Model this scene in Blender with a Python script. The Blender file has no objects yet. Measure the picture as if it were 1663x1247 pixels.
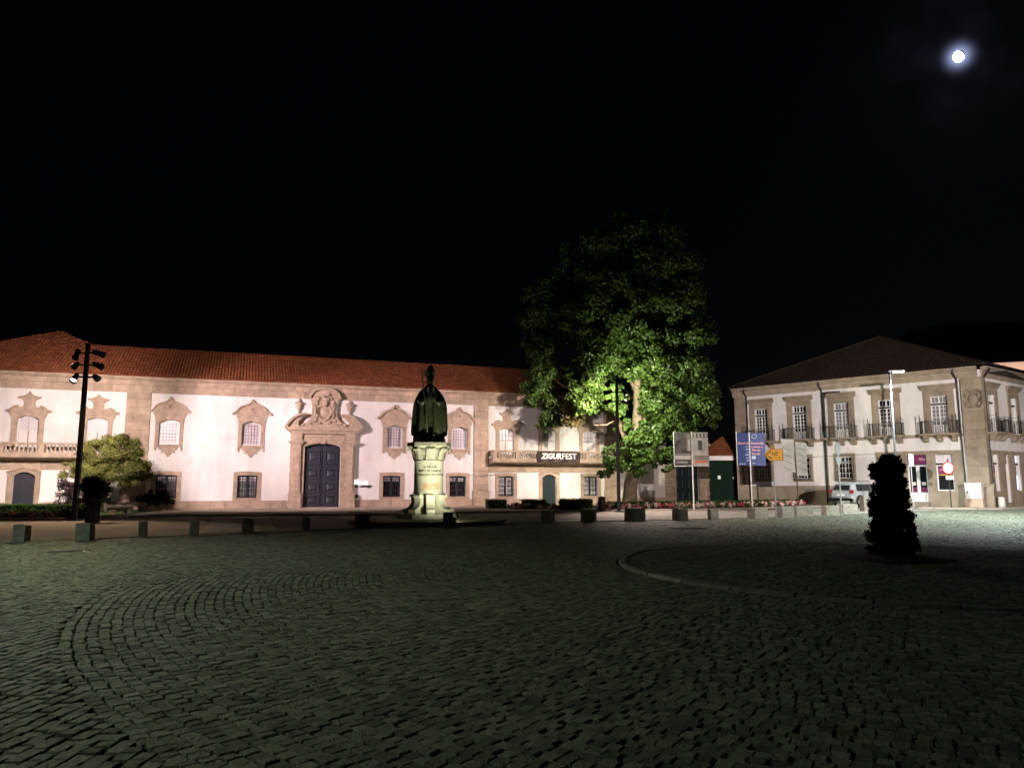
import bpy, bmesh, math, random
import numpy as np
from mathutils import Vector, Matrix
from mathutils.geometry import tessellate_polygon
random.seed(7); rng = np.random.default_rng(7)
R = math.radians
S = bpy.context.scene
COL = S.collection

# ------------------------------------------------------------------ camera
F = 1200.0; PITCH = math.atan(162 / F); EYE = 1.6
cam_d = bpy.data.cameras.new('camera'); cam = bpy.data.objects.new('camera', cam_d); COL.objects.link(cam)
cam_d.sensor_fit = 'HORIZONTAL'; cam_d.sensor_width = 36.0; cam_d.lens = 36.0 * F / 1663.0
cam_d.clip_start = 0.1; cam_d.clip_end = 6000
cam.location = (0, 0, EYE); cam.rotation_euler = (math.pi / 2 + PITCH, 0, 0)
S.camera = cam

def ray(x, y):
    u = (x - 831.5) / F; v = (623.5 - y) / F
    c, s = math.cos(PITCH), math.sin(PITCH)
    return Vector((u, c - v * s, s + v * c))
def at(x, y, Y):                     # photo pixel at a known distance Y along the view axis
    d = ray(x, y); return Vector((d.x * Y / d.y, Y, EYE + d.z * Y / d.y))
def gnd(x, y):                       # photo pixel on the ground
    d = ray(x, y); t = -EYE / d.z; return Vector((d.x * t, d.y * t, 0))

# ------------------------------------------------------------------ night sky, moonlight, exposure
MOON = ray(1557, 92).normalized()
W = bpy.data.worlds.new('World'); S.world = W; W.use_nodes = True
nt = W.node_tree; nt.nodes.clear(); N = nt.nodes.new; L = nt.links.new
out = N('ShaderNodeOutputWorld'); add = N('ShaderNodeAddShader')
bg = N('ShaderNodeBackground'); sky = N('ShaderNodeTexSky'); sky.sky_type = 'NISHITA'; sky.sun_disc = False
sky.sun_elevation = math.asin(MOON.z); sky.sun_rotation = math.atan2(MOON.x, MOON.y)
sky.air_density = 1.0; sky.dust_density = 0.3; sky.ozone_density = 3.0
L(sky.outputs[0], bg.inputs[0]); bg.inputs[1].default_value = 0.00017
geo = N('ShaderNodeTexCoord'); dot = N('ShaderNodeVectorMath'); dot.operation = 'DOT_PRODUCT'
L(geo.outputs['Generated'], dot.inputs[0]); dot.inputs[1].default_value = MOON
def wmath(op, a, b):
    m = N('ShaderNodeMath'); m.operation = op
    for i, q in enumerate((a, b)):
        if isinstance(q, (int, float)): m.inputs[i].default_value = q
        else: L(q, m.inputs[i])
    return m.outputs[0]
dpos = wmath('MAXIMUM', dot.outputs['Value'], 0.0)
cl = N('ShaderNodeTexNoise'); cl.inputs['Scale'].default_value = 22; cl.inputs['Detail'].default_value = 4
L(geo.outputs['Generated'], cl.inputs['Vector'])
cloud = wmath('MULTIPLY', wmath('POWER', dpos, 500.0), wmath('MULTIPLY', wmath('POWER', cl.outputs[0], 2.0), 0.02))
cloud2 = wmath('MULTIPLY', wmath('POWER', dpos, 24000.0), 1.0)
bg2 = N('ShaderNodeBackground'); bg2.inputs[0].default_value = (0.50, 0.58, 1.0, 1)   # thin cloud lit by the moon
L(wmath('ADD', cloud, cloud2), bg2.inputs[1])
L(bg.outputs[0], add.inputs[0]); L(bg2.outputs[0], add.inputs[1]); L(add.outputs[0], out.inputs[0])

sun_d = bpy.data.lights.new('moonlight', 'SUN'); sun_d.energy = 0.008; sun_d.angle = R(0.5); sun_d.color = (0.8, 0.88, 1.0)
sun = bpy.data.objects.new('moonlight', sun_d); COL.objects.link(sun)
sun.rotation_euler = (-MOON).to_track_quat('-Z', 'Y').to_euler()

S.view_settings.view_transform = 'Standard'; S.view_settings.look = 'None'
S.view_settings.exposure = 0.0; S.view_settings.gamma = 1.0
S.cycles.max_bounces = 4; S.cycles.diffuse_bounces = 2; S.cycles.glossy_bounces = 2; S.cycles.transmission_bounces = 3
S.cycles.transparent_max_bounces = 6; S.cycles.use_denoising = True; S.cycles.sample_clamp_indirect = 4
try: S.cycles.use_light_tree = True
except Exception: pass

# ------------------------------------------------------------------ helpers
def M(name, col, rough=.8, var=.15, nscale=2.0, bump=0., bscale=25., metal=0., orand=0., emit=0., spec=.3, col2=None,
      streak=0., detail=5., tint=False, transl=0., stain=None):
    m = bpy.data.materials.new(name); m.use_nodes = True
    t = m.node_tree; n = t.nodes; n.clear(); l = t.links.new
    o = n.new('ShaderNodeOutputMaterial'); p = n.new('ShaderNodeBsdfPrincipled'); l(p.outputs[0], o.inputs[0])
    p.inputs['Roughness'].default_value = rough; p.inputs['Metallic'].default_value = metal
    p.inputs['Specular IOR Level'].default_value = spec
    g = n.new('ShaderNodeNewGeometry')
    def noise(sc, vec, det=detail):
        x = n.new('ShaderNodeTexNoise'); x.inputs['Scale'].default_value = sc; x.inputs['Detail'].default_value = det
        x.inputs['Roughness'].default_value = .62; l(vec, x.inputs['Vector']); return x.outputs[0]
    mix = n.new('ShaderNodeMix'); mix.data_type = 'RGBA'
    a = [c * (1 - var) for c in col]; b = list(col2) if col2 else [min(1, c * (1 + var)) for c in col]
    mix.inputs[6].default_value = (*a, 1); mix.inputs[7].default_value = (*b, 1)
    rp = n.new('ShaderNodeMapRange'); rp.inputs[1].default_value = .3; rp.inputs[2].default_value = .7
    l(noise(nscale, g.outputs['Position']), rp.inputs[0]); l(rp.outputs[0], mix.inputs[0])
    if tint and col2:               # piece by piece shift between the two tones
        a5 = n.new('ShaderNodeAttribute'); a5.attribute_name = 'tint'; o5 = n.new('ShaderNodeObjectInfo')
        s5 = n.new('ShaderNodeMath'); s5.operation = 'ADD'; l(a5.outputs['Fac'], s5.inputs[0]); l(o5.outputs['Random'], s5.inputs[1])
        m5 = n.new('ShaderNodeMath'); m5.operation = 'MULTIPLY'; m5.inputs[1].default_value = 7.31; l(s5.outputs[0], m5.inputs[0])
        f5 = n.new('ShaderNodeMath'); f5.operation = 'FRACT'; l(m5.outputs[0], f5.inputs[0])
        v5 = n.new('ShaderNodeMath'); v5.operation = 'MULTIPLY_ADD'; v5.inputs[1].default_value = .5; l(rp.outputs[0], v5.inputs[0])
        h5 = n.new('ShaderNodeMath'); h5.operation = 'MULTIPLY'; h5.inputs[1].default_value = .5; l(f5.outputs[0], h5.inputs[0]); l(h5.outputs[0], v5.inputs[2])
        l(v5.outputs[0], mix.inputs[0])
    c = mix.outputs[2]
    def scale_col(c, fac):
        h = n.new('ShaderNodeHueSaturation'); l(c, h.inputs['Color'])
        if not isinstance(fac, float): l(fac, h.inputs['Value'])
        return h.outputs[0]
    if stain:                       # worn patches with a shape of their own
        sc_, amt, scale_ = stain; sm = n.new('ShaderNodeMix'); sm.data_type = 'RGBA'; sm.inputs[7].default_value = (*sc_, 1); l(c, sm.inputs[6])
        r4 = n.new('ShaderNodeMapRange'); r4.inputs[1].default_value = .56; r4.inputs[2].default_value = .68; r4.inputs[4].default_value = amt
        l(noise(scale_, g.outputs['Position'], 8.), r4.inputs[0]); l(r4.outputs[0], sm.inputs[0]); c = sm.outputs[2]
    if streak:
        mp = n.new('ShaderNodeMapping'); mp.inputs['Scale'].default_value = (1, 1, .12); l(g.outputs['Position'], mp.inputs[0])
        r2 = n.new('ShaderNodeMapRange'); r2.inputs[1].default_value = .35; r2.inputs[2].default_value = .75
        r2.inputs[3].default_value = 1.0; r2.inputs[4].default_value = 1 - streak
        l(noise(1.7, mp.outputs[0]), r2.inputs[0]); c = scale_col(c, r2.outputs[0])
    if orand or tint:
        v = None
        oi = n.new('ShaderNodeObjectInfo'); v = oi.outputs['Random']
        if tint:
            at_ = n.new('ShaderNodeAttribute'); at_.attribute_name = 'tint'
            s = n.new('ShaderNodeMath'); s.operation = 'ADD'; l(v, s.inputs[0]); l(at_.outputs['Fac'], s.inputs[1])
            fr = n.new('ShaderNodeMath'); fr.operation = 'FRACT'; l(s.outputs[0], fr.inputs[0]); v = fr.outputs[0]
        r3 = n.new('ShaderNodeMapRange'); r3.inputs[3].default_value = 1 - orand; r3.inputs[4].default_value = 1 + orand
        l(v, r3.inputs[0]); c = scale_col(c, r3.outputs[0])
    l(c, p.inputs['Base Color'])
    if bump:
        bp = n.new('ShaderNodeBump'); bp.inputs['Strength'].default_value = min(1, bump); bp.inputs['Distance'].default_value = .02 * max(1, bump)
        l(noise(bscale, g.outputs['Position']), bp.inputs['Height']); l(bp.outputs[0], p.inputs['Normal'])
    if emit:
        p.inputs['Emission Color'].default_value = (*col, 1); p.inputs['Emission Strength'].default_value = emit
    if transl:
        tr = n.new('ShaderNodeBsdfTranslucent'); l(c, tr.inputs[0]); ms = n.new('ShaderNodeMixShader')
        ms.inputs[0].default_value = transl; l(p.outputs[0], ms.inputs[1]); l(tr.outputs[0], ms.inputs[2]); l(ms.outputs[0], o.inputs[0])
    return m

class MB:
    def __init__(s): s.v = []; s.f = []
    def add(s, vs, fs):
        o = len(s.v); s.v += [tuple(v) for v in vs]; s.f += [tuple(i + o for i in f) for f in fs]; return s
    def box(s, x0, x1, y0, y1, z0, z1):
        v = [(x, y, z) for z in (z0, z1) for y in (y0, y1) for x in (x0, x1)]
        return s.add(v, [(0, 1, 5, 4), (1, 3, 7, 5), (3, 2, 6, 7), (2, 0, 4, 6), (4, 5, 7, 6), (0, 2, 3, 1)])
    def plate(s, loops, y0, y1):       # polygon with holes in the x-z plane, y0 front, y1 back
        tri = tessellate_polygon([[Vector((a, b, 0)) for a, b in lp] for lp in loops])
        flat = [p for lp in loops for p in lp]; n = len(flat)
        v = [(a, y0, b) for a, b in flat] + [(a, y1, b) for a, b in flat]
        f = [t for t in tri] + [tuple(i + n for i in reversed(t)) for t in tri]
        o = 0
        for lp in loops:
            k = len(lp)
            for i in range(k):
                j = (i + 1) % k; f.append((o + i, o + j, o + j + n, o + i + n))
            o += k
        return s.add(v, f)
    def prism(s, prof, x0, x1):        # y-z profile extruded along x
        n = len(prof); v = [(x0, a, b) for a, b in prof] + [(x1, a, b) for a, b in prof]
        f = [(i, (i + 1) % n, (i + 1) % n + n, i + n) for i in range(n)]
        f += [tuple(range(n - 1, -1, -1)), tuple(range(n, 2 * n))]
        return s.add(v, f)
    def ribbon(s, pts, w, y0, y1):     # strip of width w along a polyline in the x-z plane
        P = [Vector((a, b)) for a, b in pts]; up = []; lo = []
        for i, p in enumerate(P):
            d = (P[min(i + 1, len(P) - 1)] - P[max(i - 1, 0)]).normalized(); n = Vector((-d.y, d.x))
            up.append(p + n * w / 2); lo.append(p - n * w / 2)
        for i in range(len(P) - 1):
            q = [up[i], up[i + 1], lo[i + 1], lo[i]]
            v = [(a.x, y0, a.y) for a in q] + [(a.x, y1, a.y) for a in q]
            s.add(v, [(0, 1, 2, 3), (7, 6, 5, 4), (0, 4, 5, 1), (2, 6, 7, 3), (1, 5, 6, 2), (3, 7, 4, 0)])
        return s
    def lathe(s, prof, n=16, c=(0, 0, 0), rot=0., cap=True):
        v = []; f = []
        for r, z in prof:
            for i in range(n):
                a = rot + 2 * math.pi * i / n; v.append((c[0] + r * math.cos(a), c[1] + r * math.sin(a), c[2] + z))
        for k in range(len(prof) - 1):
            for i in range(n):
                j = (i + 1) % n; f.append((k * n + i, k * n + j, k * n + n + j, k * n + n + i))
        if cap: f.append(tuple(range(n - 1, -1, -1))); f.append(tuple(range((len(prof) - 1) * n, len(prof) * n)))
        return s.add(v, f)
    def tube(s, pts, rad, n=8, cap=True):
        P = [Vector(p) for p in pts]; rs = rad if isinstance(rad, (list, tuple)) else [rad] * len(P)
        v = []; f = []
        for i, p in enumerate(P):
            d = (P[min(i + 1, len(P) - 1)] - P[max(i - 1, 0)]).normalized()
            a = d.orthogonal().normalized() if i == 0 else (a_prev - d * a_prev.dot(d)).normalized()
            a_prev = a; b = d.cross(a)
            for k in range(n):
                t = 2 * math.pi * k / n; v.append(p + (a * math.cos(t) + b * math.sin(t)) * rs[i])
        for i in range(len(P) - 1):
            for k in range(n):
                j = (k + 1) % n; f.append((i * n + k, i * n + j, i * n + n + j, i * n + n + k))
        if cap: f.append(tuple(range(n - 1, -1, -1))); f.append(tuple(range((len(P) - 1) * n, len(P) * n)))
        return s.add(v, f)
    def xf(s, m): s.v = [tuple(m @ Vector(v)) for v in s.v]; return s
    def mesh(s, name, mat, smooth=False):
        me = bpy.data.meshes.new(name); me.from_pydata(s.v, [], s.f); me.update()
        if mat: me.materials.append(mat)
        if smooth: me.polygons.foreach_set('use_smooth', [True] * len(me.polygons))
        return me
    def build(s, name, mat, parent=None, smooth=False, loc=None, rz=0.):
        return put(name, s.mesh(name, mat, smooth), parent, loc, rz)

def put(name, me, parent=None, loc=None, rz=0., scale=None, rot=None):
    o = bpy.data.objects.new(name, me); COL.objects.link(o); o.parent = parent
    if loc is not None: o.location = loc
    if rz: o.rotation_euler = (0, 0, rz)
    if rot is not None: o.rotation_euler = rot
    if scale is not None: o.scale = scale
    return o
def tag(o, label=None, cat=None, group=None, kind=None):
    for k, v in (('label', label), ('category', cat), ('group', group), ('kind', kind)):
        if v: o[k] = v
    return o
def thing(name, label, cat, loc=(0, 0, 0), rz=0., group=None):
    return tag(put(name, None, None, loc, rz), label, cat, group)
def structure(o): o['kind'] = 'structure'; return o

def np_mesh(name, V, Fq, mat, tint=None):
    me = bpy.data.meshes.new(name); V = np.asarray(V, np.float32); Fq = np.asarray(Fq, np.int32); k = Fq.shape[1]
    me.vertices.add(len(V)); me.vertices.foreach_set('co', V.ravel())
    me.loops.add(Fq.size); me.loops.foreach_set('vertex_index', Fq.ravel())
    me.polygons.add(len(Fq)); me.polygons.foreach_set('loop_start', np.arange(0, Fq.size, k, dtype=np.int32))
    try: me.polygons.foreach_set('loop_total', np.full(len(Fq), k, np.int32))
    except Exception: pass
    me.materials.append(mat)
    if tint is not None:
        a = me.attributes.new('tint', 'FLOAT', 'FACE'); a.data.foreach_set('value', np.asarray(tint, np.float32))
    me.update(calc_edges=True); me.shade_flat(); return me

def holes_wall(mb, x0, x1, z0, z1, holes, y0, y1):      # wall slab with rectangular openings and reveals
    xs = sorted({x0, x1, *[h[0] for h in holes], *[h[1] for h in holes]})
    zs = sorted({z0, z1, *[h[2] for h in holes], *[h[3] for h in holes]})
    xs = [x for x in xs if x0 <= x <= x1]; zs = [z for z in zs if z0 <= z <= z1]
    for i in range(len(xs) - 1):
        for j in range(len(zs) - 1):
            a, b, c, d = xs[i], xs[i + 1], zs[j], zs[j + 1]; mx, mz = (a + b) / 2, (c + d) / 2
            if any(h[0] < mx < h[1] and h[2] < mz < h[3] for h in holes): continue
            mb.add([(a, y0, c), (b, y0, c), (b, y0, d), (a, y0, d)], [(0, 1, 2, 3)])
            mb.add([(a, y1, c), (b, y1, c), (b, y1, d), (a, y1, d)], [(3, 2, 1, 0)])
    for (a, b, c, d) in list(holes) + [(x0, x1, z0, z1)]:
        mb.add([(a, y0, c), (b, y0, c), (b, y0, d), (a, y0, d), (a, y1, c), (b, y1, c), (b, y1, d), (a, y1, d)],
               [(0, 4, 5, 1), (1, 5, 6, 2), (2, 6, 7, 3), (3, 7, 4, 0)])
    return mb

def tiles(mb, O, U, V, u0, u1, vmax, du=.19, row=.32, vmin=lambda u: 0.):    # rows of barrel roof tiles on a slope
    O, U, V = Vector(O), Vector(U).normalized(), Vector(V).normalized(); Nn = U.cross(V)
    if Nn.z < 0: Nn = -Nn
    c = u0 + du / 2
    while c < u1:
        top = vmax(c); v = vmin(c)
        while v < top - .05:
            e = min(v + row, top); j = random.uniform(-.012, .012); hj = random.uniform(-.008, .01)
            vs = []
            for q, lift in ((v, .045 + hj), (e + .03, 0.0 + hj)):
                for ang in (0.05, .3, .5, .7, .95):
                    t = math.pi * ang; rr = du * .46
                    vs.append(O + U * (c + j - rr * math.cos(t)) + V * q + Nn * (.02 + rr * .8 * math.sin(t) + lift))
            mb.add(vs, [(i, i + 1, i + 6, i + 5) for i in range(4)] + [(4, 3, 2, 1, 0)])
            v = e
        c += du
    return mb

def text_mesh(body, size, mat, ext=.01, bold=0., shear=0., align='CENTER', sx=1.):
    c = bpy.data.curves.new('t', 'FONT'); c.body = body; c.size = size; c.extrude = ext; c.offset = bold; c.shear = shear
    c.align_x = align; c.align_y = 'CENTER'; c.resolution_u = 3
    o = bpy.data.objects.new('t', c); COL.objects.link(o)
    dg = bpy.context.evaluated_depsgraph_get(); dg.update()
    me = bpy.data.meshes.new_from_object(o.evaluated_get(dg))
    bpy.data.objects.remove(o); bpy.data.curves.remove(c)
    for v in me.vertices: v.co = (v.co.x * sx, -v.co.z, v.co.y)
    me.materials.clear(); me.materials.append(mat); me.update(); return me

def fit(me, x0, x1, h=None):          # squeeze a lettering mesh into a width (and cap height), left edge at x0
    xs_ = [v.co.x for v in me.vertices]; zs_ = [v.co.z for v in me.vertices]; a, b, c, d = min(xs_), max(xs_), min(zs_), max(zs_)
    for v in me.vertices: v.co = (x0 + (v.co.x - a) / (b - a) * (x1 - x0), v.co.y, (v.co.z - (c + d) / 2) * ((h / (d - c)) if h else 1))
    me.update(); return me
def arch(hw, z0, zs, zt, n=8):       # rectangular opening with a segmental arch on top, counter-clockwise
    p = [(-hw, z0), (hw, z0), (hw, zs)]
    for i in range(1, n): t = i / n; p.append((hw * (1 - 2 * t), zs + (zt - zs) * (1 - (1 - 2 * t) ** 2)))
    return p + [(-hw, zs)]
def mirror(half):                    # right half of an outline, from top centre to bottom centre -> closed loop
    return half + [(-a, b) for a, b in reversed(half) if abs(a) > 1e-6]
def sh(lp, dx): return [(a + dx, b) for a, b in lp]

CUBE = {}
def cube(mat):
    if mat.name not in CUBE:
        k = .06; mb = MB()
        v = [(x, y, z) for z in (0, 1) for y in (0, 1) for x in (0, 1)]
        mb.add(v, [(0, 1, 5, 4), (1, 3, 7, 5), (3, 2, 6, 7), (2, 0, 4, 6), (4, 5, 7, 6), (0, 2, 3, 1)])
        CUBE[mat.name] = mb.mesh('block', mat)
    return CUBE[mat.name]
def block(parent, x0, x1, y0, y1, z0, z1, mat, name='stone_block', rz=0., org=(0, 0)):
    p = Vector((x0, y0, z0))
    if rz: p = Matrix.Rotation(rz, 3, 'Z') @ p
    return put(name, cube(mat), parent, (p.x + org[0], p.y + org[1], p.z), rz, (x1 - x0, y1 - y0, z1 - z0))
def course(parent, x0, x1, z0, z1, y0, y1, ln, mat, g=.012, name='stone_block', off=0., rz=0., org=(0, 0)):
    n = max(1, round((x1 - x0) / ln)); cuts = [x0]
    for i in range(1, n): cuts.append(x0 + (x1 - x0) * (i + off * .0) / n + random.uniform(-.18, .18) * (x1 - x0) / n)
    cuts.append(x1)
    block(parent, x0 + .03, x1 - .03, y0 + .018, y1 + .002, z0 + .001, z1 - .001, mt_mortar, 'mortar_bed', rz, org)
    for a, b in zip(cuts, cuts[1:]):
        j = random.uniform(-.012, .012)
        block(parent, a + g, b - g, y0 + j, y1, z0 + g, z1 - g, mat, name, rz, org)

def leaves(centers, radii, n, size, squash=1., seed=1, inner=.35, asp=.55, up=.0):
    """n leaf quads spread through ellipsoid clumps, returns verts, faces, tint"""
    g = np.random.default_rng(seed); C = np.asarray(centers, float); Rr = np.asarray(radii, float)
    w = Rr ** 2; idx = g.choice(len(C), n, p=w / w.sum())
    d = g.normal(size=(n, 3)); d /= np.linalg.norm(d, axis=1)[:, None]
    rad = Rr[idx] * (1 - inner * g.random(n) ** 1.5) * (1 + .2 * g.normal(size=n))
    P = C[idx] + d * rad[:, None] * np.array([1, 1, squash])
    nrm = d + g.normal(size=(n, 3)) * .42 + np.array([0, 0, up]); nrm /= np.linalg.norm(nrm, axis=1)[:, None]
    t = np.cross(nrm, g.normal(size=(n, 3))); t /= np.linalg.norm(t, axis=1)[:, None]; b = np.cross(nrm, t)
    s = size * (.65 + .7 * g.random(n)); 
    A = t * s[:, None] * .5; B = b * s[:, None] * asp * .5; sag = nrm * (s * .12)[:, None]
    V = np.stack([P - A - sag, P - B * 1.0 + A * .05, P + A - sag, P + B + A * .05], 1).reshape(-1, 3)
    return V, np.arange(4 * n).reshape(-1, 4), (g.random(n) * .6 + .4 * g.random(len(C))[idx])

# ------------------------------------------------------------------ materials
mt_plaster = M('white plaster', (.75, .725, .705), .9, .09, .45, .3, 14, streak=.15, stain=((.58, .45, .40), .32, .7))
mt_plaster2 = M('cream plaster', (.66, .62, .58), .9, .07, .6, .25, 14, streak=.10)
mt_stone = M('granite trim', (.43, .325, .245), .85, .24, 2.4, .5, 18, orand=.13, streak=.18)
mt_stone2 = M('grey brown granite', (.31, .252, .187), .85, .24, 1.4, .5, 16, orand=.13, streak=.22)
mt_stone_pale = M('carved granite', (.44, .335, .255), .85, .24, 3, .6, 24, streak=.2)
mt_roof = M('terracotta tile', (.31, .083, .033), .8, .45, 2.2, .3, 30, col2=(.40, .135, .06))
mt_roofunlit = M('unlit roof tile', (.017, .009, .0065), .85, .4, 2.2, .3, 30)  # near-black base colour stands in for the roof lying unlit
mt_door = M('slate blue painted wood', (.022, .026, .04), .45, .2, 6, .25, 40, spec=.5)
mt_doorpanel = M('highlit slate paint', (.034, .038, .052), .42, .25, 5, .2, 40, spec=.5)  # paler than the door leaf, puts a highlight into the panels
mt_teal = M('dark teal painted wood', (.012, .026, .03), .55, .25, 6, .25, 40)
mt_iron = M('black iron', (.012, .013, .016), .5, .2, 8)
mt_curtain = M('curtained glass', (.62, .57, .60), .34, .08, 1.2, spec=.5)
mt_shutter = M('white shutter', (.68, .63, .61), .6, .05, 3)
mt_bar = M('grey lead bars', (.26, .22, .25), .6, .1)
mt_darkglass = M('dark glass', (.012, .014, .018), .08, .3, 2, spec=.6)
mt_greyglass = M('grey curtain glass', (.20, .19, .20), .15, .35, 3, spec=.5)
mt_whitepaint = M('white paint', (.74, .73, .72), .5, .05, 4)
mt_bronze = M('bronze patina', (.035, .048, .024), .45, .35, 5, .4, 22, metal=.2, col2=(.075, .092, .045), spec=.5)
mt_ped = M('pale limestone', (.54, .51, .40), .8, .13, 2.6, .35, 20, col2=(.46, .48, .36), streak=.25)
mt_plaque = M('copper plaque', (.36, .25, .15), .5, .25, 9, .2, 30, metal=.1)
mt_letter = M('dark lettering', (.05, .045, .03), .8)
mt_black = M('black painted metal', (.006, .006, .007), .6, .2, 8)
mt_grey = M('galvanised metal', (.30, .31, .32), .45, .1, 6, metal=.4)
mt_mortar = M('mortar', (.16, .12, .085), .95, .2, 4)
mt_pole = M('dull grey lamp paint', (.07, .072, .075), .6, .1, 5)
mt_bollard = M('granite block', (.20, .188, .155), .9, .3, 6, .7, 26, orand=.15)
mt_cobble = M('granite sett', (.112, .142, .096), .7, .3, 14, 2.5, 34, orand=.5, tint=True, spec=.35, col2=(.165, .16, .125), stain=((.07, .092, .055), .6, .35))
mt_joint = M('sandy joint', (.012, .015, .008), .95, .5, 5, .5, 40, col2=(.026, .023, .015))
mt_road = M('worn paving', (.19, .17, .145), .92, .3, .8, .4, 18)
mt_fore = M('forecourt paving', (.36, .31, .25), .9, .22, .7, .4, 14, stain=((.16, .13, .10), .6, .5))
mt_zebra = M('pale crossing stone', (.48, .44, .39), .85, .2, 2, .3, 20)
mt_island = M('island setts', (.095, .105, .075), .85, .4, 3, .9, 50, orand=.35, tint=True)
mt_kerb = M('granite kerb', (.19, .188, .165), .85, .2, 4, .5, 22, orand=.14)
mt_kerbdark = M('worn dark kerb', (.16, .162, .135), .85, .35, 5, .6, 22, orand=.25)
mt_asphalt = M('dark ground', (.05, .048, .042), .95, .3, .5, .3, 10)
mt_leaf = M('broad leaf', (.045, .10, .016), .42, .3, .8, orand=.55, tint=True, col2=(.088, .15, .027), transl=.22, spec=.35)
mt_leafdry = M('drying leaf', (.16, .12, .04), .6, .3, .8, orand=.4, tint=True, transl=.2)
mt_olive = M('olive leaf', (.14, .12, .034), .55, .25, 1.2, orand=.4, tint=True, col2=(.12, .15, .03), transl=.22)
mt_conifer = M('conifer needle', (.005, .008, .004), .9, .3, 5, orand=.4, tint=True, spec=.05)  # backlit shade put into the needle colour, well below real needles
mt_hedge = M('box hedge leaf', (.055, .11, .018), .55, .3, 3, orand=.45, tint=True, transl=.15)
mt_redleaf = M('purple leaf', (.055, .03, .03), .6, .3, 3, orand=.4, tint=True)
mt_bark = M('plane bark', (.24, .185, .125), .9, .4, 4, .8, 14)
mt_lawn = M('lawn', (.05, .10, .02), .95, .4, 6, .8, 60)
mt_soil = M('bed soil', (.05, .032, .02), .95, .3, 6, .6, 30)
mt_shrubshade = M('shrub shade', (.012, .011, .008), .95, .4, 8, .9, 40)  # colour of the painted shadow under the island shrub
mt_flower_w = M('white flower', (.75, .62, .58), .6, .1, 5, orand=.25, tint=True, transl=.2)
mt_flower_p = M('pink flower', (.55, .12, .17), .6, .3, 5, orand=.35, tint=True, transl=.2)
mt_green = M('dark green gate', (.006, .018, .011), .85, .2, 4, spec=.08)
def lit(name, col, e): return M(name, col, .4, .0, emit=e)
mt_led = lit('led panel', (.93, 1.0, .98), 60)
mt_flood = lit('flood lens', (1.0, .86, .74), 26)
mt_floodoff = M('flood glass', (.05, .05, .05), .15)
# ------------------------------------------------------------------ ground, square, road
KX = [-60, -30, -13.6, -11.3, -8.65, -5.5, -2.4, 1.5, 5.4, 9.2, 12.8, 16.6, 22, 28, 45]
KY = [2, 12.5, 20.9, 22.9, 24.7, 27.3, 28.25, 31.4, 32.9, 34.5, 36.4, 39.2, 43.5, 46.3, 47.5]
def kerb_y(x): return np.interp(x, KX, KY)
FC = [(-70, 26), (-30, 34.3), (-17.3, 37.4), (-7.4, 38.9), (-1.5, 41.8), (3.0, 44.4), (9.2, 45.4), (14, 47.9), (20.3, 52.5), (22.0, 53.0), (29.5, 47.6), (31.0, 47.4), (36, 50.6), (60, 68)]
def sheet(name, pts, z, mat):
    tri = tessellate_polygon([[Vector((a, b, 0)) for a, b in pts]])
    mb = MB(); mb.add([(a, b, z) for a, b in pts], tri); return mb.build(name, mat)
g = MB(); g.add([(-900, -300, -.08), (900, -300, -.08), (900, 1500, -.08), (-900, 1500, -.08)], [(0, 1, 2, 3)])
structure(g.build('ground', mt_asphalt))
bed = sheet('cobbled_square', [(-60, -12), (45, -12)] + list(zip(KX, KY))[::-1], -.03, mt_joint); structure(bed)
road = sheet('road', list(zip(KX, KY)) + FC[::-1], -.012, mt_road); structure(road)
fore = MB()
poly = FC + [(60, 110), (-70, 110)]
tri = tessellate_polygon([[Vector((a, b, 0)) for a, b in poly]]); fore.add([(a, b, .06) for a, b in poly], tri)
for (a, b), (c, d) in zip(FC, FC[1:]): fore.add([(a, b, .06), (c, d, .06), (c, d, -.05), (a, b, -.05)], [(0, 1, 2, 3)])
forecourt = structure(fore.build('forecourt', mt_fore))
def walk(pts, step):                  # points every `step` metres along a polyline, with heading
    o = []; acc = 0
    for (a, b), (c, d) in zip(pts, pts[1:]):
        ln = math.hypot(c - a, d - b); h = math.atan2(d - b, c - a); t = -acc % step if acc else 0
        t = (step - acc) % step
        while t < ln: o.append((a + (c - a) * t / ln, b + (d - b) * t / ln, h)); t += step
        acc = (acc + ln) % step
    return o
kb = MB(); kb.box(-.48, .48, -.09, .09, -.05, .022); kbm = kb.mesh('kerb_stone', mt_kerb)
for x, y, h in walk(list(zip(KX, KY))[1:14], 1.0): put('kerb_stone', kbm, road, (x, y, 0), h)
kb2 = MB(); kb2.box(-.58, .58, -.14, .12, -.05, .075); kb2m = kb2.mesh('kerb_stone', mt_fore)
for x, y, h in walk(FC[1:12], 1.2): put('kerb_stone', kb2m, forecourt, (x, y, 0), h)
# zebra crossing of pale stone bars over the road
zb = MB(); zb.box(-1.25, 1.25, -.27, .27, -.011, -.004); zbm = zb.mesh('zebra_bar', mt_zebra)
rd = math.atan2(.62, 1.0); perp = (-math.sin(rd), math.cos(rd))
for i in range(11): put('zebra_bar', zbm, road, (-9.0 + perp[0] * (.9 + i * 1.08) + .25 * i, 25.2 + perp[1] * (.9 + i * 1.08), 0), rd)
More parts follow.
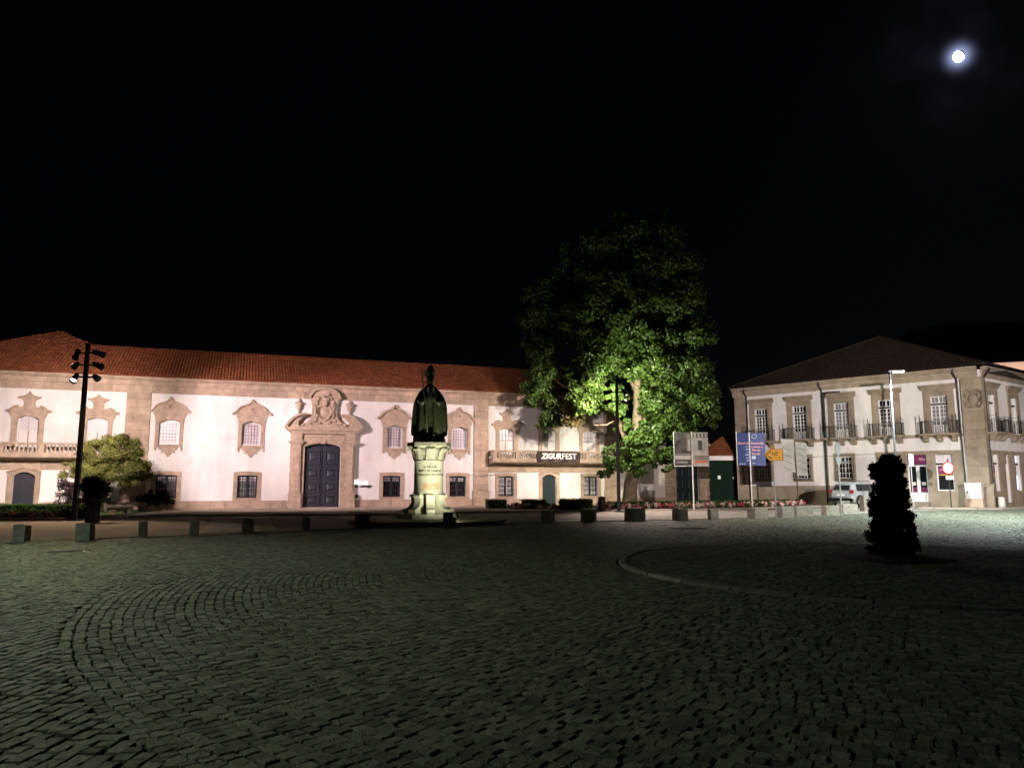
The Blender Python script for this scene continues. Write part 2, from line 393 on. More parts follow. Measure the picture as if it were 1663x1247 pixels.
# round island
IC = (7.55, 14.95); IR = 5.35
isl = MB(); isl.lathe([(IR - .1, -.03), (IR - .1, .022)], 96, (*IC, 0)); island = structure(isl.build('traffic_island', mt_joint))
mb = MB(); a0 = .5 / IR
for zz in (-.05, .105): mb.v += []
ks = MB(); n = 4; vs = []
for zz, dr in ((-.05, 0), (.033, 0), (.045, .02)):
    for k in range(n + 1):
        a = -a0 * .985 + 2 * a0 * .985 * k / n
        for r in (IR - .09 + dr * .3, IR + .03 - dr): vs.append((r * math.cos(a), r * math.sin(a), zz))
fs = []; m_ = 2 * (n + 1)
for lay in (0, 1):
    for k in range(n):
        b0 = lay * m_ + 2 * k
        fs += [(b0, b0 + 2, b0 + 2 + m_, b0 + m_), (b0 + 1, b0 + 3, b0 + 3 + m_, b0 + 1 + m_)]
    fs += [(lay * m_, lay * m_ + 1, lay * m_ + 1 + m_, lay * m_ + m_), (lay * m_ + 2 * n, lay * m_ + 2 * n + 1, lay * m_ + 2 * n + 1 + m_, lay * m_ + 2 * n + m_)]
fs += [(2 * m_ + 2 * k, 2 * m_ + 2 * k + 2, 2 * m_ + 2 * k + 3, 2 * m_ + 2 * k + 1) for k in range(n)]
ks.add(vs, fs); ksm = ks.mesh('kerb_stone', mt_kerbdark)
nk = int(2 * math.pi / (2 * a0))
for k in range(nk): put('kerb_stone', ksm, island, (*IC, random.uniform(-.012, .006)), 2 * math.pi * k / nk + .1)
# setts: rings round the island inside RR, straight rows outside
RR = 14.15; pts = []; pitch = .117
r = IR + .16
while r < RR:
    n = int(2 * math.pi * r / .112); a = (np.arange(n) + rng.random() + rng.normal(0, .10, n)) * 2 * math.pi / n
    rr = r + .012 * np.sin(a * 9 + r * 3) + rng.normal(0, .006, n)
    pts.append(np.stack([IC[0] + rr * np.cos(a), IC[1] + rr * np.sin(a), a + math.pi / 2], 1)); r += pitch
RR = r - pitch / 2 + .012
c6, s6 = math.cos(.06), math.sin(.06)
xs = np.arange(-46, 46, pitch)
for i, x in enumerate(xs):
    y = np.arange(-14, 60, .112) + rng.random() * .112; y = y + rng.normal(0, .012, len(y))
    xx = x + .02 * np.sin(y * .8 + x) + rng.normal(0, .006, len(y))
    X = xx * c6 + y * s6; Y = -xx * s6 + y * c6
    k = np.hypot(X - IC[0], Y - IC[1]) > RR - .012
    pts.append(np.stack([X[k], Y[k], np.full(k.sum(), math.pi / 2 - .06)], 1))
P = np.concatenate(pts)
k = (P[:, 1] > 2.6) & (np.abs(P[:, 0]) < .74 * P[:, 1] + 2.2) & (P[:, 1] < kerb_y(P[:, 0]) - .14)
P = P[k]; dist = np.hypot(P[:, 0], P[:, 1]); order = np.argsort(dist); P = P[order]; dist = dist[order]
vis = (np.abs(P[:, 0]) < .695 * P[:, 1]) & (P[:, 1] > 4.42)
pick = np.nonzero(vis)[0][:300]; mask = np.zeros(len(P), bool); mask[pick] = True
def sett_mesh(j):
    g = np.random.default_rng(100 + j); hl, hw = .0518 + g.normal(0, .002), .0512 + g.normal(0, .0014)
    co = np.array([(-1, -1), (1, -1), (1, 1), (-1, 1)], float) * [hl, hw] + g.normal(0, .0045, (4, 2))
    v = [(a, b, -.05) for a, b in co] + [(a, b, -.006 + g.normal(0, .001)) for a, b in co] + [(a * .91, b * .91, .001 + g.normal(0, .001)) for a, b in co]
    f = [(8, 9, 10, 11)]
    for q in (0, 4): f += [(q + i, q + (i + 1) % 4, q + 4 + (i + 1) % 4, q + 4 + i) for i in range(4)]
    m = MB(); m.add(v, f); return m.mesh('cobblestone', mt_cobble)
SM = [sett_mesh(j) for j in range(8)]
for i in pick: put('cobblestone', SM[random.randrange(8)], bed, (P[i, 0], P[i, 1], random.gauss(0, .0022)), 0, None, (random.gauss(0, .014), random.gauss(0, .014), P[i, 2] + random.gauss(0, .03)))
def sett_field(Q, full, seed):
    g = np.random.default_rng(seed); n = len(Q)
    ln = .0518 + g.normal(0, .003, n); wd = .0512 + g.normal(0, .0015, n); sg = np.array([(-1, -1), (1, -1), (1, 1), (-1, 1)], float)
    co = np.stack([sg[None, :, 0] * ln[:, None], sg[None, :, 1] * wd[:, None]], 2) + g.normal(0, .0045, (n, 4, 2))
    th = Q[:, 2] + g.normal(0, .045, n); c, s = np.cos(th)[:, None], np.sin(th)[:, None]
    def ring(k, z):
        x, y = co[:, :, 0] * k, co[:, :, 1] * k
        return np.stack([Q[:, :1] + x * c - y * s, Q[:, 1:2] + x * s + y * c, z], 2)
    h = g.normal(0, .0022, (n, 1)); tilt = g.normal(0, .0014, (n, 4))
    rings = [ring(1, np.full((n, 4), -.05)), ring(1, h - .006 + tilt)]
    if full: rings.append(ring(.91, h + .001 + tilt))
    else: rings[1] = ring(.95, h + .001 + tilt)
    m = len(rings); V = np.concatenate(rings, 1).reshape(-1, 3); base = np.arange(n)[:, None] * 4 * m; fs = []
    for q in range(m - 1):
        for i in range(4): fs.append(base + np.array([[4 * q + i, 4 * q + (i + 1) % 4, 4 * q + 4 + (i + 1) % 4, 4 * q + 4 + i]]))
    fs.append(base + np.array([[4 * m - 4, 4 * m - 3, 4 * m - 2, 4 * m - 1]]))
    Fq = np.stack(fs, 1).reshape(-1, 4); t = np.repeat(g.random(n), len(fs))
    return V, Fq, t
near = (dist < 11) & ~mask; far = (dist >= 11) & ~mask
V1, F1, T1 = sett_field(P[near], True, 5); V2, F2, T2 = sett_field(P[far], False, 6)
o = put('cobblestone_field', np_mesh('cobblestone_field', np.concatenate([V1, V2]), np.concatenate([F1, F2 + len(V1)]), mt_cobble, np.concatenate([T1, T2])), bed)
o['kind'] = 'stuff'
ip = []; r = .3
while r < IR - .2:
    n = int(2 * math.pi * r / .115); a = (np.arange(n) + rng.random() + rng.normal(0, .12, n)) * 2 * math.pi / n
    ip.append(np.stack([IC[0] + r * np.cos(a), IC[1] + r * np.sin(a), a + math.pi / 2], 1)); r += .117
V1, F1, T1 = sett_field(np.concatenate(ip), False, 8); V1 = V1 * np.array([1, 1, 1.2]) + np.array([0, 0, .032])
o = put('cobblestone_field', np_mesh('cobblestone_field', V1, F1, mt_island, T1), island); o['kind'] = 'stuff'
# drain covers
for (px, py), (w, d) in (((105, 895), (1.0, .45)), ((1115, 858), (1.3, .6))):
    q = gnd(px, py); mb = MB(); mb.box(-w / 2, w / 2, -d / 2, d / 2, -.03, .012)
    for i in range(7): mb.box(-w / 2 + .05, w / 2 - .05, -d / 2 + .04 + i * (d - .08) / 7, -d / 2 + .06 + i * (d - .08) / 7, .012, .02)
    put_ = mb.build('drain_cover', mt_iron, None, False, (q.x, q.y, .004), .1)
    tag(put_, 'dark iron drain cover in the setts near the island road' if px > 500 else 'dark iron drain cover in the setts before the first stone bollards', 'drain cover')
# ------------------------------------------------------------------ museum
MO = (-12.53, 49.09); MA = R(20)
mus = thing('museum_building', 'long white baroque museum with brown stone window frames and red tiled roof', 'museum', (*MO, 0), MA)
CW = [-9.33, -4.52, 4.75, 9.37]                 # tall framed windows of the centre block
LW = [-16.9, -13.3, -20.5]; RW = [12.92, 16.22, 19.52]     # balcony windows of the two wings
LDOOR, RDOOR = -16.85, 16.22
lowA = [-9.33, -4.62, 4.64, 9.28]; lowB = [12.88, 19.6, -20.5, -13.3]
XL, XR = -23.0, 21.9
holes = [(x - .58, x + .58, 4.02, 5.56) for x in CW] + [(x - .6, x + .6, .72, 2.14) for x in lowA]
holes += [(x - .55, x + .55, 3.32, 5.56) for x in LW + RW] + [(x - .57, x + .57, .72, 2.14) for x in lowB]
holes += [(-1.16, 1.16, 0, 4.26)] + [(x - .55, x + .55, 0.0, 2.3) for x in (LDOOR, RDOOR)]
mb = MB(); holes_wall(mb, XL, XR, 0, 8.1, holes, 0, .45)
mb.box(XL, XL + .4, .45, 9, 0, 8.1); mb.box(XR - .4, XR, .45, 9, 0, 8.1); mb.box(XL, XR, 8.6, 9, 0, 8.1)
mb.box(XL + .4, XR - .4, .46, 8.6, 8.0, 8.09)
wall = mb.build('wall', mt_plaster, mus)
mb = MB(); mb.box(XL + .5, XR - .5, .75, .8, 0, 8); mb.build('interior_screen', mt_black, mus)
# plinth, pilasters, frieze: separate stones
gaps = sorted([(-2.15, 2.15), (LDOOR - .85, LDOOR + .85), (RDOOR - .85, RDOOR + .85), (-11.83, -10.42), (10.42, 11.52)])
x = XL
for a, b in gaps + [(XR, XR)]:
    if a - x > .3: course(wall, x, a, 0, .54, -.05, .02, 1.25, mt_stone)
    x = b
for a, b in ((-11.81, -10.44), (10.44, 11.5), (20.75, 21.9), (XL, -22.0)):
    z = 0
    for k, h in enumerate([.62, .5] + [.47] * 13):
        z1 = min(z + h, 7.2)
        w = .06 if k < 2 else 0
        if random.random() < .45 and k > 1: course(wall, a, b, z, z1, -.13, .02, .7, mt_stone, .006)
        else: block(wall, a - w, b + w, -.13 - w + random.uniform(-.008, .008), .02, z + .006, z1 - .006, mt_stone)
        z = z1
        if z >= 7.19: break
course(wall, XL, XR, 7.17, 7.62, -.075, .02, 1.15, mt_stone, .008)
course(wall, XL, XR, 7.62, 7.93, -.11, .02, .85, mt_stone, .008)
mb = MB(); mb.prism([(-.11, 7.93), (-.2, 7.97), (-.26, 8.04), (-.34, 8.06), (-.34, 8.14), (.02, 8.14), (.02, 7.93)], XL - .1, XR + .1); mb.build('cornice', mt_stone, mus)

# roof
rf = MB(); XC, HS = -17.1, 7.05; PT = .515; EZ = 8.17
cp = 1 / math.sqrt(1 + PT * PT); Vd = (0, cp, PT * cp)
XC2 = 16.3
def smax(x):
    s = 4.5 if XC < x < XC2 else 0
    return max(s, HS - abs(x - XC), min(4.5, XC2 + HS - x) if x > XC2 else 0) / cp + .4 / cp
tiles(rf, (0, -.4, EZ - .4 * PT * .2), (1, 0, 0), Vd, XC - HS + .0, XC2 + HS, smax)
# right flank of the left pavilion and left flank of the right one
tiles(rf, (XC + HS, 0, EZ), (0, 1, 0), (-cp, 0, PT * cp), 4.4, 9.6, lambda u: max(0, (HS - abs(u - HS)) / cp), vmin=lambda u: max(0, (4.5 - abs(u - 4.5)) / cp))
roof = rf.build('roof_tiles', mt_roof, mus); roof['kind'] = 'stuff'
rb = MB()
rb.add([(XC - HS, -.35, EZ - .03), (XC2 + HS, -.35, EZ - .03), (XC2 + HS - 4.5, 4.5, EZ + 4.5 * PT), (XC - HS + 4.5, 4.5, EZ + 4.5 * PT), (XC - HS, 9.4, EZ), (XC2 + HS, 9.4, EZ)], [(0, 1, 2, 3), (3, 2, 5, 4), (0, 3, 4), (1, 5, 2)])
for c in (XC,): rb.add([(c - HS, 0, EZ), (c + HS, 0, EZ), (c, HS, EZ + HS * PT), (c - HS, 14.1, EZ), (c + HS, 14.1, EZ)], [(0, 1, 2), (1, 4, 2), (4, 3, 2), (3, 0, 2)])
rb.build('roof_deck', mt_roof, mus)
rd_ = MB()
def ridge(mb, a, b, r=.12):
    a, b = Vector(a), Vector(b); n = int((b - a).length / .42)
    for i in range(n):
        p, q = a.lerp(b, i / n), a.lerp(b, (i + 1) / n + .01); mb.tube([p, q], [r + .012, r], 8)
ridge(rd_, (XC + 2.5, 4.5, EZ + 4.5 * PT + .05), (XC2 + 2.5, 4.5, EZ + 4.5 * PT + .05))
for c, s in ((XC, 1),):
    ridge(rd_, (c, HS, EZ + HS * PT + .05), (c + s * 2.55, 4.5, EZ + 4.5 * PT + .05)); ridge(rd_, (c, HS, EZ + HS * PT + .05), (c - s * HS, 0, EZ + .05))
rd_.build('ridge_tiles', mt_roof, mus)

# tall windows of the centre block
half = [(0, 7.0), (.07, 6.86), (.18, 6.74), (.34, 6.66), (.6, 6.58), (.78, 6.46), (.9, 6.3), (.98, 6.18), (1.15, 6.13), (1.15, 6.02), (1.0, 5.99), (.93, 5.86), (.86, 5.7), (.83, 5.5),
        (.80, 5.3), (.80, 3.86), (.84, 3.8), (.78, 3.72), (.68, 3.76), (.66, 3.88), (.58, 3.9), (.55, 3.78), (.46, 3.68), (.36, 3.66), (.33, 3.56), (.22, 3.5), (.12, 3.38), (0, 3.24)]
outl = mirror(half); crest = [p for p in half if p[1] > 6.0 and p[0] <= 1.15]
for cx in CW:
    win = MB().plate([sh(arch(.57, 4.04, 5.36, 5.55), cx), sh(arch(.515, 4.09, 5.33, 5.5), cx)[::-1]], .16, .24).build('window', mt_whitepaint, mus)
    MB().plate([sh(arch(.56, 4.05, 5.34, 5.53), cx)], .235, .25).build('pane', mt_curtain, win)
    b = MB()
    for i in range(1, 6): b.box(cx - .52 + i * 1.04 / 6 - .013, cx - .52 + i * 1.04 / 6 + .013, .19, .225, 4.09, 5.42)
    for i in range(1, 7): b.box(cx - .515, cx + .515, .19, .225, 4.09 + i * .2 - (.02 if i == 3 else .012), 4.09 + i * .2 + (.02 if i == 3 else .012))
    b.build('glazing_bars', mt_bar, win)
    fr = MB().plate([sh(outl, cx), sh(arch(.575, 4.03, 5.35, 5.56), cx)[::-1]], -.07, .03).build('stone_surround', mt_stone_pale, mus)
    hm = [(cx + a, z - .04) for a, z in crest]; hm2 = [(cx - a, z - .04) for a, z in crest]
    MB().ribbon(hm, .1, -.2, -.06).ribbon(hm2, .1, -.2, -.06).build('hood_mould', mt_stone_pale, fr)
    b = MB().ribbon([(cx + a * .78, z) for a, z in arch(.86, 4.0, 5.38, 5.62)[2:]], .07, -.11, -.06)
    for s in (-1, 1): b.box(cx + s * .63 - .04, cx + s * .63 + .04, -.11, -.06, 3.95, 5.4)
    b.box(cx - .72, cx + .72, -.14, -.06, 3.9, 4.0); b.build('inner_mould', mt_stone_pale, fr)
    b = MB()
    for s in (-1, 1):
        b.lathe([(.03, -.05), (.06, 0), (.03, .05)], 8, (cx + s * .74, -.09, 3.7)); b.lathe([(.02, -.09), (.04, -.05), (.01, .02)], 6, (cx + s * .36, -.08, 3.56))
    b.lathe([(.02, -.12), (.09, .0), (.05, .12)], 8, (cx, -.07, 6.35)); b.build('carved_drops', mt_stone_pale, fr)

# balcony windows of the wings
half = [(0, 7.0), (.05, 6.88), (.16, 6.78), (.34, 6.71), (.58, 6.68), (.56, 6.6), (.42, 6.54), (.32, 6.44), (.29, 6.3), (.31, 6.14), (.42, 6.06), (.52, 6.1), (.58, 6.17), (.68, 6.16), (.84, 6.06), (.95, 5.93), (1.15, 5.88), (1.15, 5.77), (.98, 5.72),
        (.93, 5.55), (.86, 5.45), (.83, 5.2), (.83, 3.32), (.0, 3.32)]
for cx in LW + RW:
    lp = [(a + cx, z) for a, z in mirror(half)]
    fr = MB().plate([lp[:len(half) - 1] + [(cx + .555, 3.32)] + [(cx + a, z) for a, z in arch(.555, 3.32, 5.36, 5.56)[2:]] + [(cx - .555, 3.32)] + lp[len(half):]], -.07, .03).build('stone_surround', mt_stone_pale, mus)
    up = [(a, z - .03) for a, z in half[:5]]; lo = [(a, z - .03) for a, z in half[12:17]]
    MB().ribbon([(cx - a, z) for a, z in up[:0:-1]] + [(cx + a, z) for a, z in up], .08, -.18, -.06).build('hood_mould', mt_stone_pale, fr)
    for s in (-1, 1): MB().ribbon([(cx + s * a, z) for a, z in lo], .08, -.18, -.06).build('volute', mt_stone_pale, fr)
    win = MB().plate([sh(arch(.55, 3.32, 5.36, 5.55), cx), sh(arch(.50, 3.37, 5.32, 5.5), cx)[::-1]], .16, .24).build('window', mt_whitepaint, mus)
    for s in (-1, 1): MB().box(cx + s * .25 - .23, cx + s * .25 + .23, .19, .235, 3.36, 4.7).box(cx + s * .25 - .16, cx + s * .25 + .16, .175, .19, 3.5, 4.6).build('shutter', mt_shutter, win)
    MB().plate([sh(arch(.54, 4.7, 5.34, 5.53), cx)], .235, .25).build('pane', mt_curtain, win)
    b = MB(); b.box(cx - .5, cx + .5, .17, .22, 4.68, 4.74)
    for i in (-1, 0, 1): b.box(cx + i * .25 - .015, cx + i * .25 + .015, .19, .22, 4.74, 5.44)
    b.box(cx - .5, cx + .5, .19, .22, 5.05, 5.08); b.build('glazing_bars', mt_shutter if cx < 0 else mt_bar, win)

# ground floor windows with iron grilles
def low_window(cx, curtain, hw=.6, f=.24):
    fr = MB().plate([[(cx - hw - f, .5), (cx + hw + f, .5), (cx + hw + f, 2.34), (cx + .5, 2.36), (cx, 2.39), (cx - .5, 2.36), (cx - hw - f, 2.34)], [(cx - hw, .72), (cx - hw, 2.12), (cx, 2.15), (cx + hw, 2.12), (cx + hw, .72)]], -.05, .03).build('stone_surround', mt_stone, mus)
    MB().box(cx - hw - .06, cx + hw + .06, -.1, .02, .64, .72).build('sill', mt_stone, fr)
    w = MB(); holes_wall(w, cx - hw, cx + hw, .72, 2.14, [(cx + s * .29 - .21, cx + s * .29 + .21, .8 + k * .32, 1.09 + k * .32) for s in (-1, 1) for k in range(4)], .2, .26)
    win = w.build('window', mt_door, mus)
    for s in (-1, 1):
        for k in range(4):
            m = mt_curtain if (curtain == 2 or (k == 3 and curtain < 2)) else (mt_greyglass if curtain == 1 else mt_darkglass)
            b = MB().box(cx + s * .29 - .22, cx + s * .29 + .22, .25, .27, .795 + k * .32, 1.095 + k * .32); b.build('pane', m, win)
            if curtain == 2 or k == 3: MB().box(cx + s * .29 - .012, cx + s * .29 + .012, .235, .25, .8 + k * .32, 1.09 + k * .32).build('glazing_bar', mt_door, win)
    g = MB(); nb = 9
    for i in range(nb): xx = cx - hw + .06 + i * (2 * hw - .12) / (nb - 1); g.box(xx - .011, xx + .011, .04, .062, .72, 2.13)
    for zz in (.86, 1.2, 1.55, 1.9): g.box(cx - hw, cx + hw, .035, .065, zz - .014, zz + .014)
    g.build('grille', mt_iron, win)
for cx, c in zip(lowA, (1, 1, 0, 0)): low_window(cx, c)
for cx in lowB: low_window(cx, 2, .57, .26)

# stone bands and doors of the wings
for a, b_ in ((-22.0, -11.83), (11.52, 20.75)):
    course(wall, a, b_, 2.42, 2.95, -.055, .02, 1.4, mt_stone, .006)
    bx0, bx1 = a + .05, b_ - .05
    bal = MB().prism([(0, 2.95), (-.15, 2.96), (-.5, 3.04), (-.85, 3.08), (-.98, 3.1), (-1.02, 3.2), (-1.02, 3.3), (0, 3.3)], bx0, bx1).build('balcony', mt_stone_pale, mus)
    mbp = MB().box(bx0, bx1, -1.0, -.8, 3.3, 3.4).box(bx0, bx1, -1.03, -.77, 3.84, 3.97)
    for xe in (bx0, bx1 - .18): mbp.box(xe, xe + .18, -.8, 0, 3.3, 3.4).box(xe, xe + .18, -.8, 0, 3.84, 3.965)
    mbp.build('rail', mt_stone_pale, bal)
    bl = MB().lathe([(.05, 0), (.05, .03), (.035, .06), (.07, .15), (.06, .22), (.03, .33), (.035, .39), (.05, .41), (.05, .44)], 8).mesh('baluster', mt_stone_pale, True)
    npan = 5; seg = (bx1 - bx0) / npan
    for i in range(npan + 1):
        px = min(max(bx0 + i * seg, bx0 + .14), bx1 - .14); MB().box(px - .14, px + .14, -1.015, -.785, 3.4, 3.84).build('pier', mt_stone_pale, bal)
        if i < npan:
            nbal = 8
            for j in range(nbal): put('baluster', bl, bal, (bx0 + i * seg + .25 + j * (seg - .5) / (nbal - 1), -.9, 3.4))
for cx, m in ((LDOOR, mt_door), (RDOOR, mt_teal)):
    fr = MB().plate([[(cx - .82, 0)] + [(cx - .82, 2.3), (cx - .4, 2.46), (cx, 2.52), (cx + .4, 2.46), (cx + .82, 2.3), (cx + .82, 0), (cx + .555, 0), (cx + .555, 2.05)] + [(cx + a, z) for a, z in arch(.555, 0, 2.05, 2.28)[3:-1]] + [(cx - .555, 2.05), (cx - .555, 0)]], -.09, .03).build('stone_surround', mt_stone, mus)
    MB().ribbon([(cx - .86, 2.3), (cx - .5, 2.42), (cx, 2.54), (cx + .5, 2.42), (cx + .86, 2.3)], .09, -.17, -.08).build('hood_mould', mt_stone, fr)
    dr = MB().plate([sh(arch(.55, .06, 2.05, 2.28), cx)], .14, .2).build('door', m, mus)
    for s in (-1, 1):
        for z0, z1 in ((.2, .68), (.78, 1.3), (1.4, 1.95)): MB().box(cx + s * .27 - .18, cx + s * .27 + .18, .115, .14, z0, z1).build('door_panel', m, dr)
    MB().box(cx - .02, cx + .02, .12, .14, .06, 2.26).build('astragal', m, dr)

# the great portal
pt = MB().plate([[(-2.08, 0), (-1.18, 0), (-1.18, 4.3), (1.18, 4.3), (1.18, 0), (2.08, 0), (2.08, 4.9), (-2.08, 4.9)]], -.16, .02).build('portal', mt_stone_pale, mus)
for s in (-1, 1):
    b = MB(); a_, b_ = sorted((s * 1.42, s * 2.0)); b.box(a_, b_, -.36, -.16, .95, 4.12)
    a_, b_ = sorted((s * 1.5, s * 1.92)); b.box(a_, b_, -.40, -.36, 1.05, 4.05)
    b.build('pilaster', mt_stone_pale, pt)
for s in (-1, 1):
    b = MB(); a_, b_ = sorted((s * 1.34, s * 2.1)); b.box(a_, b_, -.44, -.1, 0, .85); a_, b_ = sorted((s * 1.3, s * 2.14)); b.box(a_, b_, -.48, -.1, .85, .98)
    b.box(a_, b_, -.46, -.1, .06, .2)
    b.build('pilaster_base', mt_stone_pale, pt)
for s in (-1, 1):
    b = MB()
    for (w0, w1, z0, z1, y) in ((1.36, 2.06, 4.12, 4.2, -.42), (1.32, 2.1, 4.2, 4.28, -.48), (1.27, 2.2, 4.28, 4.38, -.55), (1.38, 2.04, 4.38, 4.86, -.38)):
        a_, b_ = sorted((s * w0, s * w1)); b.box(a_, b_, y, -.05, z0, z1)
    b.build('capital', mt_stone_pale, pt)
MB().plate([[(-1.2, 4.0)] + [(x_, z_) for x_, z_ in reversed(arch(1.16, 0, 3.98, 4.25)[3:-1])] + [(1.2, 4.0), (1.45, 4.3), (1.45, 4.9), (-1.45, 4.9), (-1.45, 4.3)]], -.18, .03).build('door_arch', mt_stone_pale, pt)
MB().ribbon([(a, z + .08) for a, z in arch(1.2, 0, 4.0, 4.27)[2:]], .12, -.26, -.17).build('arch_mould', mt_stone_pale, pt)
MB().box(-.13, .13, -.3, -.1, 4.2, 4.55).build('keystone', mt_stone_pale, pt)
b = MB()
for (w, y, z0, z1) in ((2.12, -.42, 4.86, 4.98), (2.22, -.52, 4.98, 5.08), (2.36, -.66, 5.08, 5.2), (2.44, -.72, 5.2, 5.28)): b.box(-w, w, y, 0, z0, z1)
b.build('entablature', mt_stone_pale, pt)
for s in (-1, 1):
    arc = [(2.42, 5.26), (2.36, 5.42), (2.2, 5.66), (1.98, 5.88), (1.7, 6.04), (1.42, 6.12), (1.16, 6.13)]
    p = MB().plate([[(s * a, z) for a, z in arc] + [(s * a, z) for a, z in [(1.22, 6.0), (1.45, 5.9), (1.62, 5.72), (1.66, 5.5), (1.55, 5.28)]]], -.45, .02)
    pd = p.build('pediment_scroll', mt_stone_pale, pt)
    MB().ribbon([(s * a, z) for a, z in arc], .14, -.68, -.02).build('pediment_cornice', mt_stone_pale, pd)
    u = MB().lathe([(.15, 5.9), (.15, 6.02), (.1, 6.08), (.06, 6.2), (.05, 6.3), (.1, 6.42), (.15, 6.52), (.18, 6.68), (.19, 6.76), (.27, 6.82), (.27, 6.88), (.16, 6.92), (.08, 6.98), (.05, 7.04), (.06, 7.08), (.015, 7.18)], 14, (s * 1.64, -.18, 0))
    u.box(s * 1.64 - .16, s * 1.64 + .16, -.34, -.02, 5.75, 5.95); u.build('urn', mt_stone_pale, pt, True)
ct = [(0, 7.85), (.35, 7.83), (.62, 7.74), (.84, 7.55), (.98, 7.3), (1.0, 7.22), (.92, 7.15), (.84, 7.0), (.78, 6.7), (.78, 6.4), (.82, 6.1), (.92, 5.85), (1.1, 5.66), (1.35, 5.55), (1.5, 5.42), (1.48, 5.28), (0, 5.28)]
car = MB().plate([mirror(ct)], -.32, .02).build('cartouche', mt_stone_pale, pt)
b = MB()
for s in (-1, 1): b.ribbon([(s * a, z) for a, z in ct[:6]], .12, -.52, -.2)
b.build('cartouche_hood', mt_stone_pale, car)
b = MB()     # carved shield with helmet, mantling and scrolls
def blob(mb, x, y, z, rx, ry, rz, n=10):
    v = []; f = []; mm = 6
    for i in range(mm + 1):
        t = math.pi * i / mm
        for k in range(n): a = 2 * math.pi * k / n; v.append((x + rx * math.sin(t) * math.cos(a), y + ry * math.sin(t) * math.sin(a), z + rz * math.cos(t)))
    for i in range(mm):
        for k in range(n): f.append((i * n + k, i * n + (k + 1) % n, i * n + n + (k + 1) % n, i * n + n + k))
    mb.add(v, f)
sd = [(0, 5.72), (.22, 5.84), (.4, 6.05), (.46, 6.35), (.42, 6.6), (.3, 6.66), (0, 6.62)]
b.plate([mirror(sd[::-1])], -.45, -.3); blob(b, 0, -.4, 6.3, .36, .12, .4)
blob(b, 0, -.42, 6.85, .2, .17, .2); blob(b, .08, -.44, 7.15, .25, .14, .14); blob(b, -.14, -.4, 7.35, .2, .12, .12); blob(b, .2, -.4, 7.45, .17, .1, .1)
for s in (-1, 1):
    for (x_, z_, a_, c_) in ((.52, 6.9, .12, .25), (.58, 6.45, .09, .3), (.5, 6.05, .1, .2), (.66, 5.75, .2, .12), (1.0, 5.52, .2, .1), (1.3, 5.42, .12, .1), (.42, 7.2, .14, .16), (.3, 5.6, .15, .1)):
        blob(b, s * x_ + random.uniform(-.04, .04), -.34, z_, a_, .1, c_)
    b.ribbon([(s * .2, 5.5), (s * .45, 5.7), (s * .62, 6.0), (s * .6, 6.4), (s * .66, 6.8), (s * .5, 7.1)], .07, -.4, -.3)
b.build('coat_of_arms', mt_stone_pale, car, True)
for s in (-1, 1):
    dl = MB()
    x0, x1 = (.02, 1.155) if s > 0 else (-1.155, -.02)
    ap = [(a, z) for a, z in arch(1.155, .03, 3.97, 4.24)]
    lf = [(x0, .05), (x1, .05)] + ([(x1, 3.97)] + [p for p in ap[3:-1] if p[0] > .03] + [(x0, 4.235)] if s > 0 else [(x1, 4.235)] + [p for p in ap[3:-1] if p[0] < -.03] + [(x0, 3.97)])
    dl.plate([lf], .16, .24); leaf = dl.build('door_leaf', mt_door, mus)
    cx = (x0 + x1) / 2
    for z0, z1 in ((.2, .88), (1.05, 1.72), (1.95, 2.62), (2.95, 3.8)):
        zc, hh = (z0 + z1) / 2, (z1 - z0) / 2
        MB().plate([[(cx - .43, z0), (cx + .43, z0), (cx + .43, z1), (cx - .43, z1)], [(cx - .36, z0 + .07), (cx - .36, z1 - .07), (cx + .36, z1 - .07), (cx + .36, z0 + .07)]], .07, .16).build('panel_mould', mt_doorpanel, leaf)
        k = .12; q = [(cx - .26, hh * -.62), (cx + .26, hh * -.62), (cx + .26, hh * .62), (cx - .26, hh * .62)]
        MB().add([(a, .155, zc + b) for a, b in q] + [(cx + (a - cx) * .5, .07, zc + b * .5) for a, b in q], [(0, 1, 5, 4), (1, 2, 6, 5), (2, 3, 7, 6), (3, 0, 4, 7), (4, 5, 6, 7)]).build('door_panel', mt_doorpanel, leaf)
    MB().box(x0, x1, .12, .16, 2.74, 2.84).build('door_rail', mt_door, leaf)
    MB().lathe([(.03, -.02), (.05, 0), (.03, .02)], 8, (s * .1, .1, 1.4)).build('door_knob', mt_iron, leaf)
MB().box(-1.15, 1.15, -.5, .15, 0, .09).build('threshold', mt_stone, mus)
# sign letters beside the portal, lamp letters above dark ones
sg = thing('museum_sign', 'glowing white letters over small dark letters on the white wall beside the portal', 'sign', (*MO, 0), MA)
mt_sign = lit('sign letters', (.86, .95, 1.0), 1.4)
put('glowing_lettering', fit(text_mesh('Mu eu', .44, mt_sign, .02, .004, 0, 'LEFT'), 2.13, 3.0, .34), sg, (0, -.03, 1.72))
put('dark_lettering', fit(text_mesh('de Lamego', .27, mt_black, .012, .008, 0, 'LEFT'), 2.13, 3.32, .27), sg, (0, -.015, 1.44))
ib = MB().lathe([(.08, -.12), (.1, -.06), (.1, .06), (.08, .12)], 10, (2.3, -.03, .78)).build('doorbell_box', M('maroon plastic', (.07, .03, .035), .5), None, True, (*MO, 0), MA)
tag(ib, 'small dark oval bell box low on the wall beside the portal', 'bell box')
cb = MB().tube([(10.1, -.03, 2.2), (10.9, -.16, 2.17), (11.6, -.16, 2.2), (12.2, -.02, 2.28)], .012, 6).build('wall_cable', mt_black, None, False, (*MO, 0), MA)
tag(cb, 'thin dark cable strung along the museum wall across the pilaster', 'cable')
